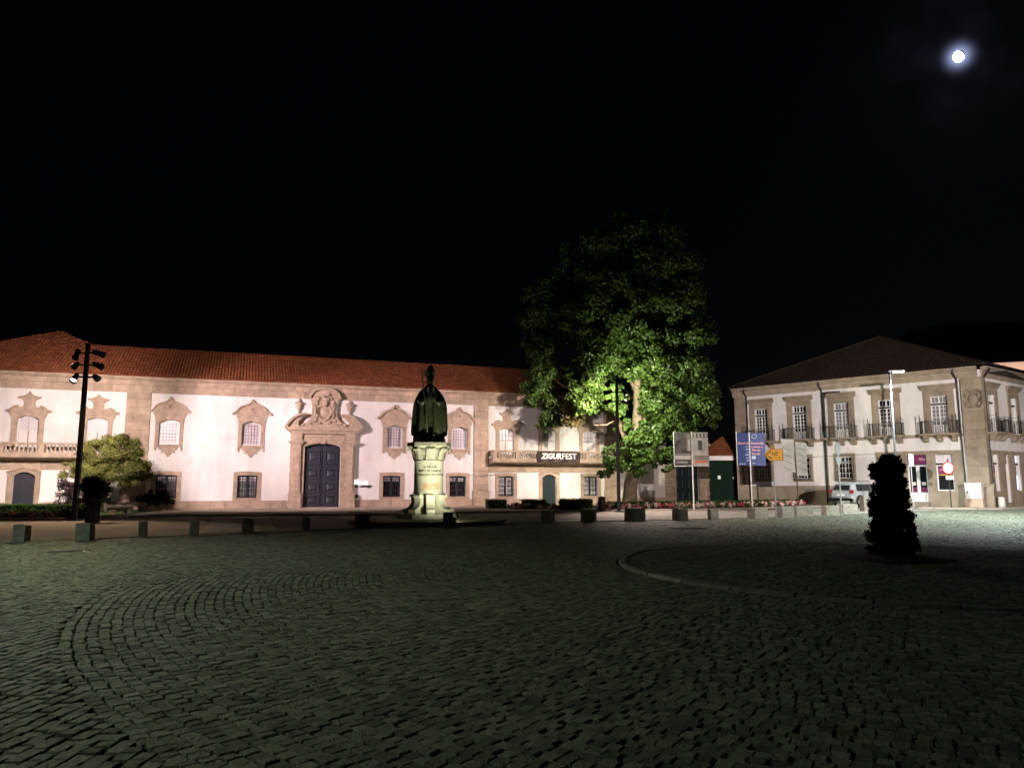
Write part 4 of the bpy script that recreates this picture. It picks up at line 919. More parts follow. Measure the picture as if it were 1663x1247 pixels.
# ------------------------------------------------------------------ bishop's monument
SC = (-3.5, 31.3)
pd = thing('statue_pedestal', 'pale carved stone pedestal with scrolled feet on a round stepped platform', 'pedestal', (*SC, 0))
pf = MB().lathe([(3.25, -.03), (3.25, .13), (3.2, .15), (2.85, .155), (2.85, .19), (.5, .19)], 64, cap=False).build('platform', M('worn platform stone', (.16, .16, .10), .85, .35, 2.5, .5, 16), pd)
for i in range(22):
    a0_, a1_ = 2 * math.pi * i / 22 + .006, 2 * math.pi * (i + 1) / 22 - .006; vs = []
    for zz in (-.02, .165):
        for r_ in (2.88, 3.27):
            for k in range(4): a = a0_ + (a1_ - a0_) * k / 3; vs.append((r_ * math.cos(a), r_ * math.sin(a), zz))
    fs = [(8 + k, 8 + k + 1, 12 + k + 1, 12 + k) for k in range(3)] + [(4 + k, 4 + k + 1, 12 + k + 1, 12 + k) for k in range(3)] + [(k, k + 1, 8 + k + 1, 8 + k) for k in range(3)] + [(0, 4, 12, 8), (3, 7, 15, 11)]
    MB().add(vs, fs).build('kerb_stone', mt_kerb, pf)
MB().lathe([(1.34, .17), (1.3, .3), (1.26, .37)], 8, rot=R(22.5)).build('octagon_step', mt_ped, pd)
MB().lathe([(.5, .36), (.5, 1.2), (.66, 1.2), (.66, 1.24), (.615, 1.28), (.605, 2.5), (.63, 2.53), (.63, 2.58), (.6, 2.6), (.62, 2.9), (.72, 3.1)], 40).build('column', mt_ped, pd, True)
sc = [(.52, 1.18), (.74, 1.18), (.78, 1.1), (.72, 1.02), (.7, .88), (.74, .75), (.84, .64), (.97, .58), (1.05, .52), (1.05, .45), (.98, .42), (1.0, .37), (.52, .37)]
for i in range(8):
    a = R(22.5 + 45 * i - 10); sb = MB().plate([sc], -.16, .16); s2 = MB().lathe([(.075, -.18), (.09, -.17), (.09, .17), (.075, .18)], 12)
    s2.xf(Matrix.Translation((.98, 0, .5)) @ Matrix.Rotation(R(90), 4, 'X')); sb.add(s2.v, s2.f)
    s3 = MB().lathe([(.06, -.18), (.075, -.17), (.075, .17), (.06, .18)], 12).xf(Matrix.Translation((.72, 0, 1.1)) @ Matrix.Rotation(R(90), 4, 'X')); sb.add(s3.v, s3.f)
    sb.xf(Matrix.Rotation(a, 4, 'Z')); sb.build('scroll_foot', mt_ped, pd)
    lp = [(.62, 2.6), (.66, 2.8), (.72, 2.95), (.84, 3.05), (.86, 3.0), (.83, 2.96)]
    lf = MB(); 
    for k in range(len(lp) - 1):
        (r0, z0), (r1, z1) = lp[k], lp[k + 1]; w0 = .2 if k < 3 else .12; lf.add([(r0, -w0, z0), (r0 + .05, 0, z0), (r0, w0, z0), (r1, w0 * .92, z1), (r1 + .05, 0, z1), (r1, -w0 * .92, z1)], [(0, 1, 4, 5), (1, 2, 3, 4)])
    v2 = MB().lathe([(.05, -.13), (.085, -.12), (.085, .12), (.05, .13)], 10).xf(Matrix.Translation((.82, 0, 3.03)) @ Matrix.Rotation(R(90), 4, 'X')); lf.add(v2.v, v2.f)
    lf.xf(Matrix.Rotation(a, 4, 'Z')); lf.build('capital_leaf', mt_ped, pd)
MB().lathe([(.78, 3.08), (.86, 3.12), (.93, 3.16), (.93, 3.3), (.88, 3.32)], 8, rot=R(12)).build('abacus', mt_ped, pd)
fa = math.atan2(-SC[1], -SC[0]) + R(3)       # lettering side, turned to the viewer
def on_col(me, r, z, a):                      # wrap a flat mesh round the column
    for v in me.vertices:
        t = a + v.co.x / r; rr = r - v.co.y; v.co = (rr * math.cos(t), rr * math.sin(t), v.co.z + z)
    me.update(); return me
for tx, sz, z in (('A', .11, 2.42), ('D. MIGUEL', .125, 2.29), ('BISPO DE LAMEGO', .125, 2.13), ('RESTAURADOR DE PORTUGAL', .115, 1.97)):
    put('lettering', on_col(text_mesh(tx, sz, mt_letter, .006, .003), .608, z, fa + R(4)), pd)
pq = MB(); 
for i in range(9):
    for zz in (1.37, 1.62): pq.v.append(((-.37 + .74 * i / 8), 0, zz - 1.5))
pq.f = [(2 * i, 2 * i + 2, 2 * i + 3, 2 * i + 1) for i in range(8)]; pm = pq.mesh('plaque', mt_plaque); put('plaque', on_col(pm, .617, 1.5, fa + R(7)), pd)

st = thing('bishop_statue', 'dark bronze statue of a robed bishop with mitre and crozier on the pedestal', 'statue', (*SC, 3.32), fa + math.pi / 2)
MB().lathe([(.72, 0), (.7, .2), (.66, .24)], 8, rot=R(12)).build('base_block', mt_bronze, st)
# one lofted figure: alb and cope, shoulders, neck, head. Front is -y
nA = 72; fig = MB(); rings = []
lv = [(.24, .60, .46, 1), (.30, .70, .55, 1), (.42, .735, .57, 1), (.7, .735, .57, 1), (1.0, .725, .56, .9), (1.3, .71, .54, .8), (1.6, .68, .51, .7), (1.8, .635, .47, .55), (1.95, .575, .43, .4), (2.1, .49, .39, .3), (2.24, .385, .33, .15), (2.34, .27, .26, .05), (2.41, .18, .19, 0), (2.46, .125, .14, 0),
      (2.52, .118, .135, 0), (2.57, .15, .17, 0), (2.64, .168, .195, 0), (2.72, .175, .205, 0), (2.80, .178, .205, 0), (2.86, .172, .2, 0), (2.92, .14, .17, 0), (2.96, .05, .07, 0)]
vs = []
for (z, rx, ry, fo) in lv:
    for k in range(nA):
        a = 2 * math.pi * k / nA; fr = max(0, math.cos(a + math.pi / 2)) 
        fold = 1 + fo * (.05 * math.sin(11 * a + z * .6) + .028 * math.sin(23 * a + 1.3) * (1.6 - z * .5))
        x_ = rx * math.cos(a) * fold; y_ = ry * math.sin(a) * fold
        front = max(0, -math.sin(a))
        if .2 < z < 1.7 and abs(x_) < .24 and y_ < 0: y_ += .13 * (1 - abs(x_) / .26)      # cope hangs open over the alb
        if z > 2.5:
            if y_ < 0 and abs(x_) < .05 and 2.62 < z < 2.75: y_ -= .055 * (1 - abs(x_) / .05) * (1 if z < 2.7 else .5)    # nose
            if y_ < 0 and .03 < abs(x_) < .12 and 2.72 < z < 2.82: y_ += .025                                             # eye sockets
            if y_ < 0 and abs(x_) < .09 and z < 2.6: y_ -= .03                                                            # chin and beard
            y_ -= .03
        vs.append((x_, y_, z))
n_ = len(lv); fs = [(i * nA + k, i * nA + (k + 1) % nA, i * nA + nA + (k + 1) % nA, i * nA + nA + k) for i in range(n_ - 1) for k in range(nA)] + [tuple(range(nA - 1, -1, -1)), tuple(range((n_ - 1) * nA, n_ * nA))]
# the loft stands on the block; feet hidden by the hem
fig.add([(x_, y_, z) for x_, y_, z in vs], fs); body = fig.build('figure', mt_bronze, st, True)
def sleeve(s):
    b = MB(); b.tube([(s * .36, -.2, 1.95), (s * .43, -.4, 1.74), (s * .36, -.52, 1.64), (s * .2, -.57, 1.72)], [.14, .15, .15, .08], 12); b.build('sleeve', mt_bronze, st, True)
    h = MB(); c = Vector((s * .17, -.59, 1.74)); blob(h, c.x, c.y, c.z, .085, .05, .075)
    for j in range(4):
        zz = c.z + .055 - j * .036; ln = (.11, .125, .12, .09)[j]; h.tube([(c.x - s * .02, c.y - .02, zz), (c.x - s * (.05 + ln * .5), c.y - .06, zz + .005), (c.x - s * (.05 + ln), c.y - .03, zz - .005)], [.022, .02, .014], 6)
    h.tube([(c.x + s * .03, c.y - .02, c.z + .06), (c.x - s * .02, c.y - .06, c.z + .1), (c.x - s * .07, c.y - .07, c.z + .1)], [.024, .022, .016], 6)
    h.build('hand', mt_bronze, st, True)
for s in (-1, 1): sleeve(s)
mi = MB(); v0 = []
for (z, rx, ry) in ((2.84, .19, .215), (2.92, .205, .22), (3.05, .20, .19), (3.2, .13, .13), (3.33, .02, .05)):
    for k in range(20): a = 2 * math.pi * k / 20; v0.append((rx * math.cos(a), ry * math.sin(a) - .03, z + (.0 if z < 3.1 else .02 * abs(math.sin(a)))))
mi.add(v0, [(i * 20 + k, i * 20 + (k + 1) % 20, i * 20 + 20 + (k + 1) % 20, i * 20 + 20 + k) for i in range(4) for k in range(20)]); mi.build('mitre', mt_bronze, st, True)
cz = [(-.12, -.60, .26), (-.22, -.62, 1.5), (-.34, -.6, 2.75)]
for k in range(12): a = R(-90 + 30 * k); rr = .14 * (1 - k * .055); cz.append((-.34 + .0 + rr * math.sin(a) * -1 - .14 + .14, -.6, 2.98 + rr * -math.cos(a)))
MB().tube([(-.1, -.62, .26), (-.2, -.63, 1.4), (-.36, -.6, 2.7)] + [(-.36 + .13 * (1 - k * .05) * math.cos(R(180 + 32 * -k)) + .13, -.6, 2.86 + .15 * (1 - k * .05) * math.sin(R(180 + 32 * -k))) for k in range(13)], .026, 8).build('crozier', mt_bronze, st, True)
for s in (-1, 1): MB().ribbon([(s * .2, .3), (s * .19, 1.0), (s * .16, 1.7), (s * .1, 2.3)], .1, -.56, -.45).build('orphrey', mt_bronze, st)
b = MB()
for z in (.6, 1.0, 1.4, 1.9): b.box(.13, .25, -.58, -.55, z, z + .035)
b.build('orphrey_clasps', mt_bronze, st)
for s in (-1, 1): b = MB(); blob(b, s * .14, -.5, .3, .08, .2, .06); b.build('shoe', mt_bronze, st, True)
# floodlight set on the ground before the monument
fl = thing('ground_floodlight', 'small green white floodlight on the ground at the foot of the monument', 'floodlight', (-2.33, 28.6, .0))
MB().box(-.14, .14, -.06, .06, 0, .06).box(-.03, .03, -.04, .04, .05, .14).build('bracket', mt_black, fl)
hm_ = Matrix.Translation((0, 0, .22)) @ Matrix.Rotation(R(-42), 4, 'X') @ Matrix.Rotation(0, 4, 'Z')
MB().box(-.18, .18, -.06, .1, -.11, .11).xf(hm_).build('housing', mt_black, fl); MB().box(-.15, .15, .1, .11, -.09, .09).xf(hm_).build('lens', lit('green white lens', (.9, 1.0, .55), 20), fl)
spot(fl, Vector((0, .14, .36)), (SC[0] + .1, SC[1], 5.2), 1080, (1.0, .97, .72), 136, 1.0, .1); spot(fl, Vector((.1, .25, .35)), (SC[0], SC[1], 0), 14, (1.0, .98, .66), 160, 1.0, .05, 'POINT')

# ------------------------------------------------------------------ stone bollards along the road
def stone(w, d, h, seed, cut=0.):
    g_ = random.Random(seed); c_ = .03
    def ringv(k, z, e=0): return [(sx * (w / 2 * k) + g_.uniform(-.012, .012), sy * (d / 2 * k) + g_.uniform(-.012, .012), z + g_.uniform(-.01, .01) + (cut * sx * .5)) for sx, sy in ((-1, -1), (1, -1), (1, 1), (-1, 1))]
    v = ringv(1.0, -.02) + ringv(1.0, h * .5) + ringv(.97, h - c_) + ringv(.9, h); f = []
    for q in (0, 4, 8): f += [(q + i, q + (i + 1) % 4, q + 4 + (i + 1) % 4, q + 4 + i) for i in range(4)]
    return MB().add(v, f + [(12, 13, 14, 15)])
BL = [  # pixel x, base y, width, depth, height, turn, label, group
    (28, 880, .32, .32, .46, .1, 'granite block bollard at the end of the row before the flower bed', None), (132, 877.5, .4, .32, .48, .1, 'granite block bollard split by a dark crack beside the planter post', None),
    (228, 871.5, .22, .26, .46, .3, 'slim granite bollard next past the cracked one towards the crossing', 1), (312, 871, .24, .28, .46, .3, 'slim granite bollard at the near corner of the pale zebra crossing', 1), (400, 865.5, .34, .3, .47, .3, 'wide granite bollard standing before the middle of the zebra crossing', 1), (495, 861.5, .26, .3, .47, .3, 'slim granite bollard at the far corner of the zebra crossing', 1),
    (586, 857.5, .5, .45, .52, .2, 'granite block bollard left of the monument platform, dark on one side', None), (727, 856.5, .36, .36, .55, .1, 'granite block bollard silhouetted against the floodlit monument platform', None),
    (890, 849, .48, .45, .52, -.3, 'granite bollard first past the monument platform, before the museum wing door', 2), (957, 848, .58, .5, .55, -.3, 'granite bollard before the long dark hedge block and litter bin', 2), (1033, 846.5, .7, .6, .55, .5, 'broad granite block standing before the floodlight post', None),
    (1107, 845.5, .52, .5, .52, .3, 'granite bollard before the black and white photograph poster', 2), (1160, 843.5, .36, .36, .48, .2, 'small narrow granite bollard before the dark green gate', 2), (1234, 842.5, .7, .6, .5, .3, 'granite block in front of the blue poster', None), (1278, 840.5, .66, .6, .52, .3, 'granite block behind the yellow direction sign', None),
    (1307, 838.5, .88, .6, .5, .1, 'long low granite block right of the yellow direction sign', None), (1352, 836.5, .7, .5, .48, .1, 'low granite block beside the round sign post', None), (1380, 833.5, .95, .6, .5, .25, 'pinkish granite block between the round sign post and the car', None), (1373, 826.5, .6, .5, .5, .2, 'small granite block close behind the parked car', None), (1410, 829.5, .5, .5, .85, .1, 'upright granite block half hidden by the dark shrub', None)]
for i, (px, py, w_, d_, h_, rz_, lb, gp) in enumerate(BL):
    q = gnd(px, py); o = stone(w_, d_, h_, i, -.03 if i in (0, 4) else 0).build('stone_bollard', mt_bollard, None, False, (q.x, q.y + d_ / 2, 0), rz_)
    tag(o, lb, 'bollard', 'granite block bollards along the kerb')

# ------------------------------------------------------------------ plants
def plant_mesh(name, parent, mat, C_, R_, n, size, seed, squash=1., inner=.35, asp=.55):
    V, Fq, t = leaves(C_, R_, n, size, squash, seed, inner, asp); return put(name, np_mesh(name, V, Fq, mat, t), parent)
# big tree, lobes read off the photograph at the trunk's distance
TY = 50.0; tb = at(1022, 818, TY)
tree = thing('broadleaf_tree', 'very tall leafy tree floodlit green from below in front of the museum', 'tree', (tb.x, TY, 0))
LB = [(1040, 385, 46, 1), (995, 405, 46, 1), (1085, 412, 42, 1), (950, 425, 40, 1.5), (1040, 440, 52, 0), (900, 470, 30, 1), (1105, 470, 36, 1), (985, 468, 48, 0), (1085, 500, 46, 0), (940, 505, 36, -1), (880, 515, 32, 1), (1030, 515, 46, -1.5), (985, 545, 40, -2),
      (880, 570, 28, .5), (1125, 555, 38, .5), (957, 553, 26, -1.5), (1070, 565, 42, -1), (965, 590, 34, -2.4), (1020, 585, 34, -1), (1110, 610, 40, -.5), (1140, 640, 28, 0), (884, 605, 22, .3), (880, 640, 24, .5), (910, 655, 20, .3), (890, 680, 19, .3), (965, 635, 36, -2.6), (1000, 640, 26, -1.8),
      (1075, 625, 36, -1.6), (1115, 660, 34, -.8), (1145, 680, 20, 0), (938, 645, 24, -1.6), (956, 652, 20, -2.2), (1080, 675, 30, -1.6), (1110, 690, 22, -1),
      (1035, 707, 24, -3.0), (1065, 710, 24, -2.8), (1095, 715, 22, -2.2), (1015, 735, 22, -3.0), (1045, 738, 24, -3.2), (1075, 735, 20, -2.8), (1005, 758, 17, -3.0), (1035, 762, 17, -3.1), (1095, 738, 13, -2.4), (1060, 752, 14, -2.9), (1120, 726, 14, -2), (1105, 748, 12, -2.2), (985, 766, 12, -2.8), (1082, 758, 12, -2.6), (990, 745, 14, -2.8), (1062, 655, 20, -2.6), (1000, 662, 17, -2.7), (1040, 608, 24, -2.2), (1020, 690, 12, -2.6), (1095, 690, 20, -2.0), (860, 482, 14, .6), (854, 522, 14, .6), (864, 562, 14, .5), (870, 612, 14, .4), (866, 652, 14, .4), (1126, 432, 16, .6), (1132, 522, 14, .5), (1163, 640, 13, .2), (1158, 668, 13, .2), (1012, 356, 18, .8), (1062, 354, 18, .8), (962, 392, 16, 1), (916, 436, 16, 1), (1102, 388, 16, .8), (1150, 600, 15, .3)]
C_, R_ = [], []
for (x_, y_, r_, dy) in LB:
    y_ = y_ - 2; p = at(x_, y_, TY + dy); rr = r_ * (TY + dy) / F
    sub = 9 if r_ > 26 else 8
    for k in range(sub):
        j = Vector([max(-.75, min(.75, random.gauss(0, .42))) for _ in range(3)]) * rr
        C_.append(p + j - Vector((tb.x, TY, 0))); R_.append(rr * random.uniform(.3, .58))
    if y_ < 690:
        for k in range(2): C_.append(p + Vector((random.gauss(0, .5) * rr, random.uniform(1.0, 4.5), random.gauss(0, .5) * rr)) - Vector((tb.x, TY, 0))); R_.append(rr * .7)
plant_mesh('crown', tree, mt_leaf, C_, R_, 150000, .27, 3, .8, .45, .6)
dp = [at(930 + 8 * math.cos(k), 668 + 14 * math.sin(k * 2), TY - .6) - Vector((tb.x, TY, 0)) for k in range(5)]
plant_mesh('dry_leaves', tree, mt_leafdry, dp, [.5] * 5, 1500, .24, 4)
tr = MB()
def tp(x_, y_, dy=0): p = at(x_, y_, TY + dy); return (p.x - tb.x, dy, p.z)
tr.tube([(0, 0, -.05), (0, 0, .3), tp(1024, 790), tp(1030, 750), tp(1034, 705, -.2), tp(1036, 660, -.3), tp(1035, 610, -.2), tp(1036, 560), tp(1038, 500), tp(1040, 420)], [.68, .5, .44, .42, .38, .3, .25, .18, .13, .05], 14)
trunk = tr.build('trunk', mt_bark, tree, True)
for pts_, r_ in (([tp(1030, 745), tp(1012, 705, -.6), tp(1000, 670, -.8), tp(990, 620, -1), tp(975, 570, -1)], .2), ([tp(1034, 705), tp(1050, 675, -.5), tp(1062, 630, -.8), tp(1080, 570, -.6)], .17), ([tp(1035, 640), tp(1015, 600, -.5), tp(1000, 560, -.5), tp(985, 500)], .13),
               ([tp(1036, 690), tp(1090, 640, .2), tp(1130, 610, .4)], .12), ([tp(1030, 700), tp(970, 660, .2), tp(905, 620, .4), tp(885, 580, .4)], .13), ([tp(1035, 590), tp(1070, 540), tp(1095, 480)], .1), ([tp(1003, 680, -.8), tp(985, 690, -1.6), tp(965, 690, -2)], .07), ([tp(1032, 725), tp(1040, 715, -1.5), tp(1045, 735, -2.8)], .08), ([tp(1032, 725), tp(1075, 710, -1.2), tp(1090, 720, -2)], .08)):
    MB().tube(pts_, [r_ * (1 - .75 * i / (len(pts_) - 1)) for i in range(len(pts_))], 9).build('branch', mt_bark, tree, True)

# small round tree in the left garden
SY = 40.0; sb_ = at(172, 818, SY)
sm = thing('small_tree', 'small spreading yellow green tree with pale forked trunk before the museum', 'tree', (sb_.x, SY, 0.06))
C_, R_ = [], []
for (x_, y_, r_, dy) in [(190, 718, 15, 0), (175, 725, 14, -.3), (208, 722, 14, .2), (150, 742, 16, 0), (185, 745, 20, -.8), (218, 742, 18, 0), (125, 758, 14, .2), (155, 763, 17, -.6), (190, 768, 18, -1.0), (225, 763, 15, -.3), (115, 768, 11, 0), (140, 775, 13, -.4), (236, 772, 11, .1), (212, 778, 14, -.6), (170, 778, 13, -.8), (200, 740, 18, .9), (160, 755, 18, 1.1), (222, 760, 14, .9)]:
    p = at(x_, y_, SY + dy) - Vector((sb_.x, SY, .06)); rr = r_ * SY / F
    for k in range(7): C_.append(p + Vector((random.gauss(0, .55), random.gauss(0, .5), random.gauss(0, .45))) * rr); R_.append(rr * random.uniform(.4, .75))
plant_mesh('crown', sm, mt_olive, C_, R_, 42000, .10, 11, .85, .6)
def sp(x_, y_, dy=0): p = at(x_, y_, SY + dy); return (p.x - sb_.x, dy, p.z - .06)
MB().tube([(0, 0, -.05), sp(172, 803), sp(170, 795)], [.14, .11, .1], 10).build('trunk', mt_bark, sm, True)
for pts_ in ([sp(170, 796), sp(163, 785), sp(150, 765)], [sp(170, 796), sp(180, 782), sp(200, 760)], [sp(170, 795), sp(174, 775, -.3), sp(180, 745)]): MB().tube(pts_, [.085, .06, .03], 8).build('branch', mt_bark, sm, True)
# clipped conifer on the island
cs = thing('island_shrub', 'tall dark clipped conifer shrub standing on the round island', 'shrub', (8.15, 16.15, .035))
C_, R_ = [], []
for i in range(420):
    z = random.random() ** .85 * 2.12; rr = (.53 - .115 * z) * min(1, max(0.02, (2.2 - z) / .28)) ** .6 * (.85 + .15 * min(1, z / .35)) * (.94 + .1 * random.random()); a = random.random() * 2 * math.pi; k = math.sqrt(random.random())
    C_.append((rr * k * math.cos(a), rr * k * math.sin(a), max(.12, z))); R_.append(random.uniform(.06, .10))
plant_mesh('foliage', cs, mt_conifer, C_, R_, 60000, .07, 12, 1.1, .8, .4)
MB().lathe([(.12, .02), (.22, .3), (.24, .9), (.18, 1.5), (.04, 1.8)], 14).build('inner_stems', mt_conifer, cs); MB().tube([(0, 0, -.05), (0, 0, .3)], .06, 8).build('trunk', mt_bark, cs); MB().lathe([(1.25, -.03), (1.1, .035), (.5, .07), (.02, .08)], 28, cap=False).build('shadow_disc', mt_shrubshade, cs, True)  # the wide dark disc stands in for the shrub's shadow round its foot
# hedges
def hedge(label, p0, p1, d, h, seed, mat=mt_hedge, group='clipped box hedges', leaf=.085):
    a, b = Vector((*p0, .06)), Vector((*p1, .06)); ln = (b - a).length; rz = math.atan2(b.y - a.y, b.x - a.x)
    t = thing('box_hedge', label, 'hedge', tuple(a), rz, group)
    MB().box(.05, ln - .05, .05, d - .05, 0, h - .05).build('inner_stems', mt_conifer, t)
    g_ = np.random.default_rng(seed); n = int((ln * d + 2 * ln * h + 2 * d * h) * 260); f_ = g_.random(n); P_ = np.stack([g_.random(n) * ln, g_.random(n) * d, g_.random(n) * h], 1)
    tot = ln * d + 2 * ln * h + 2 * d * h; c1, c2, c3, c4 = ln * d / tot, (ln * d + ln * h) / tot, (ln * d + 2 * ln * h) / tot, (ln * d + 2 * ln * h + d * h) / tot
    nm = np.zeros((n, 3)); k0 = f_ < c1; P_[k0, 2] = h; nm[k0, 2] = 1; k1 = (f_ >= c1) & (f_ < c2); P_[k1, 1] = 0; nm[k1, 1] = -1; k2 = (f_ >= c2) & (f_ < c3); P_[k2, 1] = d; nm[k2, 1] = 1
    k3 = (f_ >= c3) & (f_ < c4); P_[k3, 0] = 0; nm[k3, 0] = -1; k4 = f_ >= c4; P_[k4, 0] = ln; nm[k4, 0] = 1
    P_ += nm * g_.normal(-.01, .025, (n, 1)); nm += g_.normal(0, .6, (n, 3)); nm /= np.linalg.norm(nm, axis=1)[:, None]
    tt = np.cross(nm, g_.normal(size=(n, 3))); tt /= np.linalg.norm(tt, axis=1)[:, None]; bb = np.cross(nm, tt); s = leaf * (.6 + .8 * g_.random(n))[:, None]
    V = np.stack([P_ - tt * s * .5, P_ - bb * s * .3, P_ + tt * s * .5, P_ + bb * s * .3], 1).reshape(-1, 3); put('foliage', np_mesh('foliage', V, np.arange(4 * n).reshape(-1, 4), mat, g_.random(n)), t); return t
hedge('long bright clipped hedge below the left museum wing', (-38, 36.0), (-21.3, 37.3), 1.2, .5, 21)
hedge('low dark clipped hedge edging the bed of red flowers', (-36, 32.6), (-20.4, 33.8), .7, .26, 28)
hedge('short dark clipped hedge between the planter post and the stone benches', (-20.5, 33.8), (-19.5, 34.3), .6, .36, 22)
hedge('dark clipped hedge block nearest the museum pilaster', (-1.55, 47.2), (-.3, 47.5), .7, .55, 23)
hedge('dark clipped hedge block below the museum wing door', (.75, 46.6), (2.2, 47.0), .7, .55, 24)
hedge('long dark clipped hedge block next to the litter bin', (2.9, 44.9), (4.9, 45.2), .6, .62, 25)
hedge('low clipped hedge edging the flower border below the big tree', (5.6, 46.4), (13.9, 49.3), .8, .42, 26)
hedge('low clipped hedge edging the flower border before the green gate', (13.9, 49.3), (20.0, 53.6), .8, .42, 27)
# lawns behind hedges
structure(sheet('lawn', [(-40, 33.6), (-20.4, 34.8), (-19.2, 37.6), (-20.6, 44.3), (-40, 38)], .085, mt_lawn)); structure(sheet('lawn', [(-1.4, 48.2), (5.6, 47.2), (13.9, 50.1), (17.0, 53), (14, 57.6), (-1.0, 52.2)], .085, mt_lawn))
# flower borders
def border(name, label, p0, p1, n, mats, seed, spread=.35, sz=.13):
    g_ = random.Random(seed); a, b = Vector(p0), Vector(p1); t = thing(name, label, 'flowers', (a.x, a.y, .06))
    d = b - a; MB().box(0, d.length, -.35, .35, 0, .05).xf(Matrix.Rotation(math.atan2(d.y, d.x), 4, 'Z')).build('soil', mt_soil, t)
    nr = Vector((-d.y, d.x)).normalized()
    for m, share in mats:
        C_ = []
        for k in range(int(n * share)): q = d * g_.random() + nr * g_.uniform(-spread, spread); C_.append((q.x, q.y, g_.uniform(.12, .3)))
        o = plant_mesh('blooms' if m is not mt_hedge else 'foliage', t, m, C_, [g_.uniform(.07, .14) for _ in C_], len(C_) * 16, sz, seed + len(C_)); o['kind'] = 'stuff'
border('flower_border', 'border of white and pink flowers below the hedge by the big tree', (5.7, 45.85), (14.2, 48.8), 150, ((mt_flower_w, .5), (mt_flower_p, .35), (mt_hedge, .4)), 41)
border('flower_border', 'border of white and pink flowers below the hedge before the gate', (14.2, 48.8), (20.6, 53.1), 110, ((mt_flower_w, .4), (mt_flower_p, .5), (mt_hedge, .4)), 42)
border('flower_border', 'strip of dim red flowers in front of the long left hedge', (-33, 31.6), (-19.7, 33.2), 150, ((mt_flower_p, .12), (mt_redleaf, .8)), 43)
border('flower_border', 'few white and pink flowers between the dark hedge blocks', (-.2, 46.9), (2.9, 46.1), 40, ((mt_flower_w, .3), (mt_flower_p, .5), (mt_redleaf, .6)), 44)
def bush(label, px, py, Y, r, mat, n, seed, leaf=.1):
    p = at(px, py, Y); t = thing('low_shrub', label, 'shrub', (p.x, Y, .06)); g_ = random.Random(seed)
    C_ = [(g_.gauss(0, r * .5), g_.gauss(0, r * .5), max(.15, p.z + g_.gauss(0, r * .4))) for _ in range(22)]; plant_mesh('foliage', t, mat, C_, [r * g_.uniform(.25, .45) for _ in C_], n, leaf, seed)
    st_ = MB()
    for k in range(5): a = k * 1.3; st_.tube([(0, 0, -.02), (.3 * r * math.cos(a), .3 * r * math.sin(a), p.z * .5), (.6 * r * math.cos(a), .6 * r * math.sin(a), p.z)], .02, 5)
    st_.build('stems', mt_bark, t)
bush('purple leaved shrub beside the floodlight post and long hedge', 108, 802, 38.5, .65, mt_redleaf, 2600, 51); bush('dark low shrub under the museum window behind the benches', 262, 808, 43.0, .5, mt_conifer, 2600, 52); bush('dark shrub growing at the small tree beside the lawn', 240, 814, 42.5, .42, mt_conifer, 2000, 53)
# domed planter post
q = gnd(145, 849); pl = thing('planter_post', 'dark domed shrub in a slab topped planter on a thick post', 'planter', (q.x, q.y + .2, 0))
MB().box(-.2, .2, -.2, .2, 0, .82).build('post', M('dark stone', (.03, .028, .025), .9), pl); MB().box(-.5, .5, -.4, .4, .82, 1.02).build('slab', M('mossy slab', (.05, .05, .04), .9), pl)
plant_mesh('shrub', pl, mt_conifer, [(random.gauss(0, .2), random.gauss(0, .18), 1.3 + random.gauss(0, .2)) for _ in range(40)], [.2] * 40, 6000, .08, 61)
# benches
def bench(label, px, py, rz):
    q = gnd(px, py); t = thing('stone_bench', label, 'bench', (q.x, q.y, .06), rz, 'stone benches by the left garden'); MB().box(-.62, .62, -.22, .22, .34, .48).build('seat', mt_stone2, t)
    for s in (-1, 1): MB().box(s * .42 - .13, s * .42 + .13, -.18, .18, 0, .34).build('leg', mt_stone2, t)
bench('low stone bench next to the dark hedge by the left garden', 194, 837, R(52)); bench('low stone bench next to the dark shrubs under the museum window', 217, 833, R(50))
lb_ = thing('litter_bin', 'dark round litter bin standing beside the floodlight post', 'bin', (5.3, 44.2, 0)); MB().lathe([(.19, 0), (.22, .04), (.22, .72), (.2, .74)], 14).build('body', mt_black, lb_, True); MB().lathe([(.23, .74), (.23, .8), (.1, .86)], 14).build('lid', mt_black, lb_)

# ------------------------------------------------------------------ signs
def panel(t, x0, x1, y0, y1, z0, z1, mat, name='panel', th=.02):
    v = [(x0, y0, z0), (x1, y1, z0), (x1, y1, z1), (x0, y0, z1)]; v += [(a, b + th, c) for a, b, c in v]
    return MB().add(v, [(0, 1, 2, 3), (7, 6, 5, 4), (0, 4, 5, 1), (2, 6, 7, 3), (1, 5, 6, 2), (3, 7, 4, 0)]).build(name, mat, t)
def bar(t, a, b, r, mat, name): return MB().tube([a, b], r, 8).build(name, mat, t)
# photo poster
YA = 45.6; o_ = at(1127, 826, YA); pa = thing('poster_sign', 'black and white photograph poster on a white pole before the stone doorway', 'poster', (o_.x, YA, 0.06))
z0, z1 = at(1127, 757, YA).z - .06, at(1127, 702, YA).z - .06
bar(pa, (0, 0, 0), (0, 0, z1 + .04), .04, mt_whitepaint, 'pole')
m_dk = M('poster dark print', (.03, .029, .027), .6, .6, 2.2, col2=(.11, .105, .10)); m_lt = M('poster pale print', (.42, .40, .38), .6, .25, 2); m_md = M('poster mid print', (.2, .17, .16), .6, .3, 2); m_or = M('poster orange print', (.5, .13, .06), .6, .2, 4)
lp_ = panel(pa, -1.1, -.06, -.05, -.03, z0, z1, m_dk); rp_ = panel(pa, .06, 1.0, -.03, -.02, z0, z1, m_lt)
def strip(par, x0, x1, y, za, zb, m, n='print'): panel(par, x0, x1, y, y, z0 + (z1 - z0) * za, z0 + (z1 - z0) * zb, m, n, .004)
